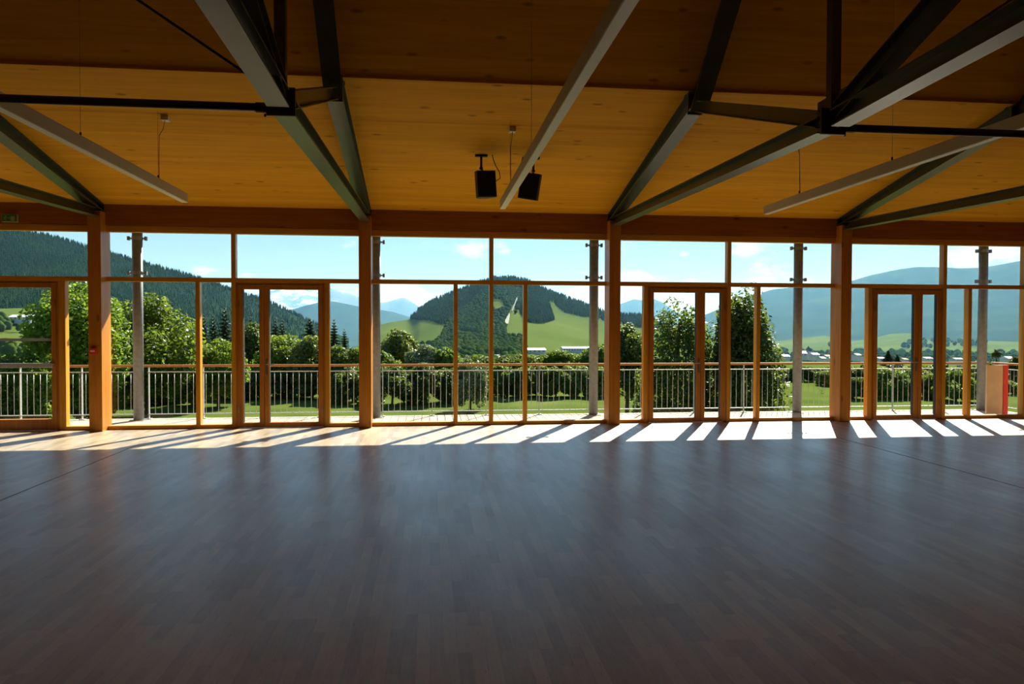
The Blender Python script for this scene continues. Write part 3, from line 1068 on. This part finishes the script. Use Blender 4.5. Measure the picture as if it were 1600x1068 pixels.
# ---- forests on the slopes: uncountable, one object each
def cone_tree(p, hgt, rad, sides=6):
    vs, fs = [], []
    ph = random.random() * 6
    for (zb, zt, r) in ((0.12, .62, 1.0), (.42, 1.0, .68)):
        o = len(vs)
        for k in range(sides):
            a = ph + 2 * math.pi * k / sides
            rr = rad * r * (.8 + .4 * random.random())
            vs.append((p[0] + rr * math.cos(a), p[1] + rr * math.sin(a), p[2] + hgt * (zb - .03 * random.random())))
        vs.append((p[0], p[1], p[2] + hgt * zt))
        fs += [(o + k, o + (k + 1) % sides, o + sides) for k in range(sides)]
    return vs, fs


def blob_tree(p, hgt, rad):
    vs, fs = [], []
    rows, sd_ = 4, 7
    for i in range(rows):
        th = math.pi * (i + .6) / (rows + .2)
        for k in range(sd_):
            a = 2 * math.pi * (k + .5 * (i % 2)) / sd_
            rr = rad * math.sin(th) * (.75 + .5 * random.random())
            vs.append((p[0] + rr * math.cos(a), p[1] + rr * math.sin(a), p[2] + hgt * (.55 + .45 * math.cos(th))))
    vs.append((p[0], p[1], p[2] + hgt))
    top = len(vs) - 1
    for i in range(rows - 1):
        for k in range(sd_):
            a, b = i * sd_ + k, i * sd_ + (k + 1) % sd_
            c, d = (i + 1) * sd_ + k, (i + 1) * sd_ + (k + 1) % sd_
            fs += [(a, c, b), (b, c, d)]
    fs += [(k, (k + 1) % sd_, top) for k in range(sd_)]
    return vs, fs


def inside(poly, x, y):
    r = False
    n = len(poly)
    for i in range(n):
        (x1, y1), (x2, y2) = poly[i], poly[(i + 1) % n]
        if (y1 > y) != (y2 > y) and x < (x2 - x1) * (y - y1) / (y2 - y1) + x1:
            r = not r
    return r


def forest(name, hill, polys, holes, n, hgt, kind, mat, label, ridge=0):
    V, Fs = [], []
    xs = [q[0] for p in polys for q in p]
    ys = [q[1] for p in polys for q in p]
    cnt = 0
    tries = 0
    spots = []
    while cnt < n and tries < n * 30:
        tries += 1
        x, y = random.uniform(min(xs), max(xs)), random.uniform(min(ys), max(ys))
        if not any(inside(p, x, y) for p in polys) or any(inside(p, x, y) for p in holes):
            continue
        if y < lerp_sil(hill.sil, x):
            continue
        spots.append(hill.at_px(x, y))
        cnt += 1
    for k in range(ridge):
        x = random.uniform(min(xs), max(xs))
        y = float(lerp_sil(hill.sil, x)) + random.random() * 1.5
        if any(inside(p, x, y + 2) for p in polys):
            spots.append(hill.at_px(x, y))
    for p in spots:
        hh = hgt * random.uniform(.6, 1.2)
        vs, fs = cone_tree(p, hh, hh * .2) if kind == 'c' else blob_tree(p, hh, hh * .42)
        o = len(V)
        V += vs
        Fs += [tuple(i + o for i in f) for f in fs]
    return tag(mesh_np(name, V, Fs, mat), label, 'forest', None, 'stuff')


dark_poly = [(640, 500), (645, 490), (655, 480), (680, 464), (735, 442), (775, 428), (822, 432), (868, 455), (920, 474), (1010, 486), (1050, 506), (1050, 520), (1000, 512), (950, 503), (905, 494), (880, 488), (866, 474), (858, 470), (866, 500), (850, 506), (822, 504), (800, 470), (770, 455), (740, 470), (720, 490), (712, 503), (690, 508), (672, 502)]
cent_poly = [(672, 548), (690, 530), (700, 505), (722, 488), (740, 468), (770, 450), (795, 448), (812, 455), (818, 470), (800, 500), (788, 508), (790, 530), (815, 530), (822, 556), (760, 556), (700, 552)]
holes = [[(784, 510), (792, 492), (806, 470), (812, 470), (804, 494), (796, 510)], [(716, 518), (745, 520), (752, 528), (718, 526)], [(768, 470), (786, 468), (790, 485), (772, 488)]]
forest('conifer_forest', H_ski, [dark_poly], [], 5200, 7.5, 'c', M['far_needle'], 'dark conifer forest capping the middle hill', 420)
forest('mixed_forest', H_ski, [cent_poly], holes, 2400, 6.5, 'b', M['far_leaf'], 'lighter broadleaf wood on the face of the middle hill')
forest('valley_forest', H_ski, [[(690, 540), (960, 548), (960, 575), (600, 575), (600, 548), (640, 546)]], [[(812, 538), (932, 538), (932, 574), (812, 574)], [(768, 550), (786, 550), (786, 570), (768, 570)]], 900, 7, 'b', M['far_leaf'], 'belt of trees at the foot of the middle hill')
forest('mountain_forest', H_left, [[(-60, 340), (0, 355), (100, 370), (240, 410), (340, 440), (420, 470), (500, 512), (500, 540), (-60, 520)]], [], 8500, 8, 'c', M['far_needle'], 'conifer forest covering the left mountainside', 700)
forest('field_wood', H_rf, [[(1405, 545), (1430, 534), (1470, 534), (1540, 536), (1540, 541), (1450, 545)], [(1180, 552), (1620, 556), (1620, 572), (1180, 572)], [(1290, 540), (1330, 541), (1330, 546), (1290, 545)]], [], 520, 14, 'b', M['far_leaf'], 'copses and hedges among the fields on the right')
forest('pasture_wood', H_lf, [[(-20, 500), (30, 498), (30, 520), (-20, 528)], [(-20, 545), (120, 540), (120, 560), (-20, 560)]], [], 60, 9, 'b', M['far_leaf'], 'small copse on the pasture at the left edge')

# ---- far buildings
BN = 0


def house(name, xc, yb, dist, wpx, hpx, roofpx, depth, label, wall='plaster', roof='roof_grey', wins=0, group='houses of the far village'):
    p = at(xc, yb, dist)
    k = dist / F_PX
    w, hh, rh = wpx * k, hpx * k, roofpx * k
    t = thing(name, p, label, 'building', group)
    x0, x1, y0, y1, z = p.x - w / 2, p.x + w / 2, p.y - depth / 2, p.y + depth / 2, p.z
    MB().box(x0, x1, y0, y1, z - 4, z + hh).build('walls', M[wall], t)
    o = .4
    MB().prism([(y0 - o, z + hh), (y1 + o, z + hh), ((y0 + y1) / 2, z + hh + rh)], 'x', x0 - o, x1 + o).build('roof', M[roof], t)
    for i in range(wins):
        a = x0 + w * (i + .3) / wins
        MB().box(a, a + w * .4 / wins, y0 - .08, y0 + .05, z + hh * .35, z + hh * .75).build('window', M['far_window'], t)
    return t


house('farm_building', 37, 499, 760, 30, 3.5, 3.5, 14, 'long pale roofed farm building on the pasture at the left edge', roof='roof_white', wins=5, group=None)
house('warehouse', 837, 550, H_ski.at_px(837, 550).y - 10, 28, 4, 3, 16, 'long white roofed shed left of the small white house', roof='roof_white', wins=4, group=None)
house('white_house', 857, 562, H_ski.at_px(857, 562).y - 8, 10, 4, 4, 9, 'small white house below the long apartment building', roof='roof_white', wins=2, group=None)
house('apartment_building', 900, 549, H_ski.at_px(900, 549).y - 9, 46, 5.5, 2.5, 14, 'long white apartment building at the edge of the ski meadow', roof='roof_white', wins=11, group=None)
house('cottage', 777, 560, H_ski.at_px(777, 560).y - 6, 7, 4, 2.5, 8, 'tiny white cottage behind the wide window mullion', wins=2, group=None)
pc = H_ski.at_px(701, 517)
kk = pc.y / F_PX
house('chalet', 701, 517, pc.y - 4, 10, 3, 3, 7, 'brown roofed chalet on the hill meadow', roof='roof_brown', wins=3, group=None)
vill = [(1252, 556, 700, 16, 6, 4, 'slate', 'dark roofed house beside the church'), (1272, 557, 690, 13, 5, 3, 'roof_white', 'bright white house right of the church'), (1283, 562, 600, 9, 4, 3, 'roof_grey', 'small house below the bright white house'),
        (1291, 559, 640, 10, 4, 3, 'roof_brown', 'brown roofed house left of the fourth column'), (1299, 563, 580, 9, 4, 3, 'roof_white', 'white house touching the fourth column'), (1226, 559, 620, 12, 4, 3, 'roof_white', 'white house right of the dark tree crown'),
        (1338, 557, 640, 10, 4, 3, 'roof_grey', 'grey roofed house just right of the fourth column'), (1352, 559, 610, 8, 4, 3, 'roof_brown', 'brown roofed house in the narrow side pane'), (1374, 562, 560, 12, 4, 2, 'roof_white', 'white house left of the lone conifer'),
        (1411, 563, 560, 9, 3, 2.5, 'roof_brown', 'brown roofed house right of the lone conifer'), (1447, 562, 580, 14, 4, 2.5, 'roof_white', 'long white house behind the far right door'), (1494, 563, 590, 18, 3.5, 2.5, 'roof_grey', 'long grey roofed building right of the far door'),
        (1574, 563, 520, 15, 5, 4, 'roof_white', 'white gabled house above the railing corner')]
for (x, yb, dist, w, hh, rh, rf, lab) in vill:
    house('village_house', x, yb, dist, w * .8, hh * .75, rh * .85, 9, lab, 'plaster', rf, 2)
pch = at(1263, 556, 720)
k = 720 / F_PX
ch = thing('church', pch, 'village church with dark pointed spire', 'church')
MB().box(pch.x - 3 * k, pch.x + 3 * k, pch.y - 3, pch.y + 3, pch.z - 4, pch.z + 8 * k).build('tower', M['concrete'], ch)
sp_ = MB()
b_ = [(pch.x - 3.4 * k, pch.y - 3.4, pch.z + 8 * k), (pch.x + 3.4 * k, pch.y - 3.4, pch.z + 8 * k), (pch.x + 3.4 * k, pch.y + 3.4, pch.z + 8 * k), (pch.x - 3.4 * k, pch.y + 3.4, pch.z + 8 * k), (pch.x, pch.y, pch.z + 17 * k)]
sp_.add(b_, [(0, 1, 4), (1, 2, 4), (2, 3, 4), (3, 0, 4), (3, 2, 1, 0)]).build('spire', M['slate'], ch)
MB().box(pch.x - 14 * k, pch.x - 3 * k, pch.y - 5, pch.y + 5, pch.z - 4, pch.z + 4 * k).build('nave', M['concrete'], ch)
MB().prism([(pch.y - 5.6, pch.z + 4 * k), (pch.y + 5.6, pch.z + 4 * k), (pch.y, pch.z + 9 * k)], 'x', pch.x - 14.5 * k, pch.x - 3 * k).build('nave_roof', M['slate'], ch)
# ski jump on the hill
j0, j1, j2 = H_ski.at_px(808, 474), H_ski.at_px(800, 492), H_ski.at_px(790, 508)
sj = thing('ski_jump', j1, 'pale ski jump ramp on the middle hill', 'ski jump')
up3 = Vector((0, 0, 6))


def ribbon(name, a, b, w0, w1, th, mat):
    s = Vector((1, 0, 0))
    vs = [a - s * w0, a + s * w0, b + s * w1, b - s * w1]
    vs = [v + Vector((0, 0, dz)) for dz in (0, th) for v in vs]
    MB().add(vs, [(3, 2, 1, 0), (4, 5, 6, 7), (0, 1, 5, 4), (1, 2, 6, 5), (2, 3, 7, 6), (3, 0, 4, 7)]).build(name, mat, sj)


ribbon('inrun', j0 + Vector((0, 0, 8)), j1 + Vector((0, 0, 5)), .6, .6, .8, M['ramp'])
ribbon('landing_slope', j1 + Vector((-3, 0, 1.5)), j2 + Vector((0, 0, 1.5)), .7, 3.2, .5, M['ramp'])
MB().box(j0.x - .5, j0.x + .5, j0.y - .5, j0.y + .5, j0.z - 1, j0.z + 8).build('support_tower', M['concrete'], sj)


# ------------------------------------------------------------------ trees
def crown_mesh(name, seed, n, leaf, shape='round', clumps=46, mat=None, gap=0.0):
    """leaf quads gathered in clumps on and in a unit crown (radius 1 in x/y, z from 0 to 1)"""
    rg = np.random.default_rng(seed)
    C = []
    while len(C) < clumps:
        p = rg.uniform(-1, 1, 3)
        r = np.linalg.norm(p)
        if r > 1 or r < .35:
            continue
        C.append(p)
    C = np.array(C)
    C = C / np.linalg.norm(C, axis=1)[:, None] * (np.linalg.norm(C, axis=1)[:, None] ** .5) * .78
    if shape.startswith('tall'):
        C[:, :2] *= (0.45 + .55 * np.clip(1.05 - np.abs(C[:, 2:3] + .25), 0, 1))
    if shape == 'bushy':
        k = np.clip(-C[:, 2:3], 0, 1)
        C[:, :2] *= 1 + 1.1 * k ** 1.5
        C[:, :2] = np.clip(C[:, :2], -.95, .95)
        C[:, 2] = np.where(C[:, 2] < 0, C[:, 2] * 1.2, C[:, 2])
    if shape.endswith('open'):
        C *= rg.uniform(.75, 1.15, (len(C), 1))
    rad = rg.uniform(.20, .36, len(C))
    pick = rg.choice(len(C), n, p=rad ** 2 / (rad ** 2).sum())
    dirs = rg.standard_normal((n, 3))
    dirs /= np.linalg.norm(dirs, axis=1)[:, None]
    P = C[pick] + dirs * (rad[pick] * rg.uniform(.55, 1.0, n) ** .6)[:, None]
    # leaf frames
    nr = dirs * .6 + rg.standard_normal((n, 3)) * .6 + np.array([0, 0, .5])
    nr /= np.linalg.norm(nr, axis=1)[:, None]
    a = np.cross(nr, rg.standard_normal((n, 3)))
    a /= np.linalg.norm(a, axis=1)[:, None]
    b = np.cross(nr, a)
    return P, a, b, leaf * rg.uniform(.6, 1.25, n)


def trunk_mesh(rg, H, W, zc0):
    m = MB()
    r = .035 * H * .55 + .03
    m.tube([(0, 0, -.3), (.02 * W, 0, H * .25), (-.02 * W, .02 * W, H * .55), (.0, 0, H * .85)], r, 8, r * .25)
    for k in range(7):
        z = zc0 + (H - zc0) * (.05 + .09 * k)
        an = k * 2.4 + rg.random()
        L = W * .38 * (1 - .06 * k)
        m.tube([(0, 0, z), (L * .5 * math.cos(an), L * .5 * math.sin(an), z + L * .35), (L * math.cos(an), L * math.sin(an), z + L * .75)], r * .42, 6, r * .1)
    return m


def leaf_object(name, P, a, b, s, scale, mat, parent):
    P = P * np.array(scale)
    q = np.stack([P - b * s[:, None] * .5, P + a * s[:, None] * .34, P + b * s[:, None] * .62, P - a * s[:, None] * .34], 1).reshape(-1, 3)
    n = len(P)
    Fq = np.arange(4 * n).reshape(n, 4)
    return mesh_np(name, q, Fq, mat, parent)


def broadleaf(xc, wpx, ytop, dist, mat, label, n=6500, leaf=.2, shape='round', clumps=46, seed=1, group=None, name='broadleaf_tree', skirt=.12, zbase=None):
    top = at(xc, ytop, dist)
    gz = float(ground_z(top.x, top.y)) if zbase is None else zbase
    H = top.z - gz
    W = wpx * dist / F_PX
    t = thing(name, (top.x, top.y, gz), label, 'tree', group)
    rg = np.random.default_rng(seed)
    n, leaf, clumps = int(n * 1.7), leaf * .84, int(clumps * 1.35)
    P, a, b, s = crown_mesh(name, seed, n, leaf, shape, clumps)
    hz = H * (1 - skirt) / 2
    P = P * .95 + np.array([0, 0, 0])
    o = leaf_object('crown', P, a, b, s, (W / 2, W / 2, hz), M[mat], t)
    o.location = (0, 0, H - hz)
    trunk_mesh(rg, H, W, H * skirt + .3).build('trunk', M['bark'], None).parent = t
    return t


def conifer(xc, wpx, ytop, dist, label, n=1500, seed=1, group=None):
    top = at(xc, ytop, dist)
    gz = float(ground_z(top.x, top.y))
    H = top.z - gz
    W = wpx * 1.55 * dist / F_PX
    t = thing('conifer_tree', (top.x, top.y, gz), label, 'tree', group)
    rg = np.random.default_rng(seed)
    V, Fq = [], []
    nb = 0
    tiers = 20
    for k in range(tiers):
        f = k / (tiers - 1)
        z0 = H * (.10 + .88 * f)
        Rr = W / 2 * (1 - f) ** .85 * rg.uniform(.8, 1.15) + W * .03
        m = int(20 - 9 * f)
        for j in range(m):
            an = 2 * math.pi * (j + rg.random() * .8) / m + k
            L = Rr * rg.uniform(.7, 1.12)
            dx, dy = math.cos(an), math.sin(an)
            for sgm in range(4):
                u0, u1 = sgm / 4, (sgm + 1) / 4
                za, zb = z0 - L * .38 * u0 + L * .10 * u0 ** 2, z0 - L * .38 * u1 + L * .10 * u1 ** 2
                wd = (.12 * W + .04) * (1.1 - u1) * (1 - .5 * f)
                pa, pb = np.array([dx * L * u0, dy * L * u0, za]), np.array([dx * L * u1, dy * L * u1, zb])
                sd_ = np.array([-dy, dx, 0])
                for q in (1, -1):
                    i = len(V)
                    tip = pb + sd_ * q * wd + np.array([0, 0, -wd * .8])
                    mid = pa + sd_ * q * wd * .5 + np.array([0, 0, -wd * .5])
                    V += [pa, pb, tip, mid]
                    Fq.append((i, i + 1, i + 2, i + 3))
                i = len(V)
                V += [pa, pb, pb + np.array([0, 0, -wd * 1.3]), pa + np.array([0, 0, -wd * 1.1])]
                Fq.append((i, i + 1, i + 2, i + 3))
    mesh_np('crown', V, Fq, M['needle'], t)
    MB().tube([(0, 0, -.3), (0, 0, H * .97)], .02 * H, 7, .01).build('trunk', M['bark'], None).parent = t
    return t


# broadleaf trees, left to right: (x, width, top, distance, leaf material, label, leaves, leaf size, shape)
TREES = [
    (120, 158, 437, 38, 'leaf_light', 'tall bright green sycamore seen left of and behind the leftmost column', 13000, .24, 'round', 70),
    (228, 165, 455, 42, 'leaf_mid', 'big rounded green tree behind the leftmost steel post', 12000, .24, 'round', 64),
    (18, 120, 545, 36, 'leaf_mid', 'low spreading tree behind the left edge door', 7000, .2, 'round', 40),
    (62, 62, 549, 34, 'leaf_light', 'small light green tree under the sycamore, left of the leftmost column', 4500, .18, 'round', 30),
    (150, 80, 545, 40, 'leaf_mid', 'shaded green bush at the foot of the sycamore behind the leftmost column', 5000, .2, 'round', 34),
    (340, 100, 525, 45, 'leaf_light', 'yellow green maple in front of the dark conifers', 7500, .22, 'round', 46),
    (300, 70, 560, 46, 'leaf_mid', 'green bush between the rounded tree and the yellow green maple', 4500, .2, 'round', 34),
    (397, 66, 503, 56, 'leaf_dark', 'dark broadleaf tree behind the narrow door leaf', 5500, .24, 'round', 40),
    (440, 95, 520, 52, 'leaf_light', 'light green tree in the middle of the left double door', 7000, .24, 'round', 46),
    (487, 80, 522, 50, 'leaf_olive', 'soft green tree at the right side of the left double door', 6500, .24, 'round', 44),
    (541, 80, 535, 48, 'leaf_mid', 'green tree in the side pane left of the second column', 5500, .24, 'round', 40),
    (395, 80, 566, 50, 'leaf_dark', 'dark bush low behind the narrow door leaf', 4000, .22, 'round', 34),
    (445, 90, 572, 51, 'leaf_dark', 'dark bush low in the middle of the left double door', 4000, .22, 'round', 34),
    (500, 90, 566, 50, 'leaf_dark', 'dark bush at the right edge of the left double door', 4000, .22, 'round', 34),
    (550, 80, 572, 46, 'leaf_dark', 'dark bush low beside the second column', 4000, .22, 'round', 34),
    (192, 90, 572, 47, 'leaf_dark', 'dark bush low right of the leftmost column', 4500, .2, 'round', 34),
    (246, 96, 580, 48, 'leaf_dark', 'dark bush right of the leftmost steel post', 4500, .2, 'round', 34),
    (345, 90, 584, 50, 'leaf_dark', 'dark bush below the yellow green maple', 4500, .2, 'round', 34),
    (622, 76, 511, 78, 'leaf_olive', 'rounded olive green poplar in the wide middle window', 6500, .34, 'tall', 46),
    (597, 60, 545, 58, 'leaf_mid', 'green tree left of the olive poplar', 4200, .24, 'round', 34),
    (660, 62, 534, 56, 'leaf_pale', 'pale green tree right of the olive poplar', 4500, .24, 'open', 36),
    (697, 62, 538, 56, 'leaf_mid', 'green tree behind the left mullion of the wide window', 4500, .24, 'round', 36),
    (612, 80, 566, 45, 'leaf_dark', 'dark hedge tree low at the left of the wide window', 4500, .2, 'round', 36),
    (662, 80, 564, 46, 'leaf_dark', 'dark hedge tree in the middle left of the wide window', 4500, .2, 'round', 36),
    (704, 66, 570, 47, 'leaf_dark', 'dark hedge tree just left of the silvery willow', 4000, .2, 'round', 34),
    (734, 60, 556, 43, 'leaf_pale', 'silvery leaved willow beside the middle mullion', 5500, .17, 'round', 40),
    (776, 54, 566, 50, 'leaf_mid', 'first orchard tree right of the middle mullion', 3600, .22, 'open', 30),
    (806, 56, 570, 49, 'leaf_dark', 'second orchard tree right of the middle mullion', 3600, .22, 'open', 30),
    (838, 60, 566, 50, 'leaf_olive', 'third orchard tree right of the middle mullion', 3800, .22, 'open', 30),
    (868, 54, 572, 49, 'leaf_mid', 'fourth orchard tree right of the middle mullion', 3600, .22, 'open', 30),
    (900, 60, 566, 50, 'leaf_olive', 'fifth orchard tree right of the middle mullion', 3800, .22, 'open', 30),
    (936, 58, 570, 49, 'leaf_mid', 'orchard tree at the right edge of the wide window', 3800, .22, 'open', 30),
    (748, 74, 552, 64, 'leaf_mid', 'dark green tree behind the silvery willow', 4500, .26, 'round', 30),
    (806, 92, 549, 65, 'leaf_dark', 'dark tree behind the first orchard trees', 5000, .26, 'round', 30),
    (874, 84, 546, 66, 'leaf_mid', 'tree under the long apartment building', 5000, .26, 'round', 30),
    (938, 80, 538, 64, 'leaf_mid', 'tree beside the steel post right of the ski meadow', 5000, .26, 'round', 30),
    (980, 86, 495, 37, 'leaf_dark', 'dark leafy tree in the side pane right of the third column', 6500, .2, 'open', 44),
    (1062, 132, 458, 25, 'leaf_dark', 'loose leafy tree filling the right of centre door', 6500, .16, 'open', 54),
    (1158, 158, 430, 24, 'leaf_dark', 'biggest dark tree, its crown reaching above the transom', 11000, .16, 'tallopen', 78),
    (1025, 90, 550, 28, 'leaf_mid', 'green bush low behind the right of centre door', 5000, .17, 'open', 36),
    (1100, 100, 570, 26, 'leaf_dark', 'dark bush low at the foot of the loose leafy tree', 5000, .17, 'open', 36),
    (1185, 90, 585, 27, 'leaf_mid', 'green bush at the foot of the biggest dark tree', 4500, .17, 'open', 34),
    (1243, 32, 603, 62, 'leaf_dark', 'small dark round tree behind the steel post by the biggest tree', 2200, .2, 'round', 24),
    (1298, 50, 577, 58, 'leaf_olive', 'rounded light green tree left of the fourth column', 4000, .2, 'round', 34),
    (1284, 26, 622, 50, 'leaf_dark', 'low dark bush on the lawn left of the fourth column', 1500, .16, 'round', 20),
    (1338, 50, 586, 46, 'leaf_dark', 'dark tree in the narrow pane right of the fourth column', 3200, .2, 'open', 30),
    (1386, 76, 572, 46, 'leaf_mid', 'green tree at the left of the far right door', 4200, .2, 'open', 34),
    (1424, 76, 570, 47, 'leaf_olive', 'olive green tree in the middle of the far right door', 4200, .2, 'open', 34),
    (1456, 60, 582, 45, 'leaf_mid', 'green tree behind the narrow leaf of the far right door', 3400, .2, 'open', 30),
    (1494, 70, 572, 43, 'leaf_mid', 'green tree between the far right door and the last mullion', 4200, .2, 'open', 34),
    (1532, 50, 580, 46, 'leaf_dark', 'dark tree behind the last steel post', 3200, .2, 'round', 30),
    (1582, 34, 596, 48, 'leaf_light', 'light green tree right of the red board', 2600, .2, 'round', 26),
    (1594, 40, 552, 70, 'leaf_dark', 'dark tree at the right edge above the railing', 3000, .28, 'round', 28),
]
for i, (xc, w, yt, dist, mt, lab, n, lf, shp, cl) in enumerate(TREES):
    sk = .02 if yt > 535 or dist < 30 else .10
    if shp == 'round' and (yt > 540 or 'bush' in lab or 'hedge' in lab):
        shp = 'bushy'
    if shp == 'open' and yt > 560:
        shp = 'bushy'
    broadleaf(xc, w, yt, dist, mt, lab, n, lf, shp, cl, seed=100 + i, skirt=sk)
broadleaf(1557, 16, 546, 40, 'leaf_dark', 'thin young tree with a tuft of leaves above the railing corner', 700, .14, 'open', 12, seed=7, skirt=.86)
# undergrowth row far across the lawn
for i, (xc, yt) in enumerate([(1232, 572), (1256, 570), (1278, 573), (1302, 571), (1330, 570), (1358, 568), (1400, 566), (1436, 567), (1470, 566), (1510, 568), (1548, 566)]):
    ordn = ['first', 'second', 'third', 'fourth', 'fifth', 'sixth', 'seventh', 'eighth', 'ninth', 'tenth', 'last'][i]
    broadleaf(xc, 46, yt, 63, 'leaf_dark', '%s tree from the left in the dark row across the right lawn' % ordn, 2600, .24, 'bushy', 24, seed=300 + i, group='dark tree row across the lawn', skirt=.03)
CON = [(257, 32, 472, 66, 'conifer with its top above the rounded green tree'), (274, 26, 480, 70, 'slim conifer right of the one above the rounded tree'), (290, 26, 486, 72, 'short conifer left of the lower mullion at left'),
       (318, 30, 488, 68, 'conifer just right of the lower mullion at left'), (333, 30, 490, 70, 'second conifer right of the lower mullion at left'), (351, 38, 477, 66, 'tallest conifer behind the yellow green maple'), (366, 28, 486, 69, 'conifer left of the left double door'),
       (391, 30, 492, 72, 'conifer behind the narrow door leaf'), (430, 30, 493, 72, 'dark conifer at the left of the wide door leaf'), (441, 30, 497, 75, 'conifer right beside the dark one in the wide door leaf'), (484, 44, 495, 70, 'spreading conifer in the wide door leaf'),
       (503, 24, 506, 74, 'small conifer at the right edge of the wide door leaf'), (522, 30, 497, 70, 'slender conifer in the side pane left of the second column'), (538, 24, 512, 76, 'short conifer next to the slender one by the second column'),
       (1388, 20, 546, 150, 'lone small conifer among the far village houses'), (1402, 14, 553, 160, 'little conifer right of the lone village conifer')]
for i, (xc, w, yt, dist, lab) in enumerate(CON):
    conifer(xc, w, yt, dist, lab, seed=500 + i)

# ------------------------------------------------------------------ valley haze: a real volume of air beyond the near trees
hm = bpy.data.materials.new('valley_air')
hm.use_nodes = True
hm.node_tree.nodes.clear()
g = N(hm.node_tree)
vs_ = g('ShaderNodeVolumeScatter')
vs_.inputs['Color'].default_value = (0.25, 0.59, 0.92, 1)
vs_.inputs['Density'].default_value = 1 / 19000.0
vs_.inputs['Anisotropy'].default_value = 0.45
o_ = g('ShaderNodeOutputMaterial')
g.link(vs_.outputs[0], o_.inputs['Volume'])
hz = MB().box(-16000, 18000, 300, 19000, -120, 620).build('haze', hm)
tag(hz, 'bluish haze lying over the valley', 'haze', None, 'stuff')
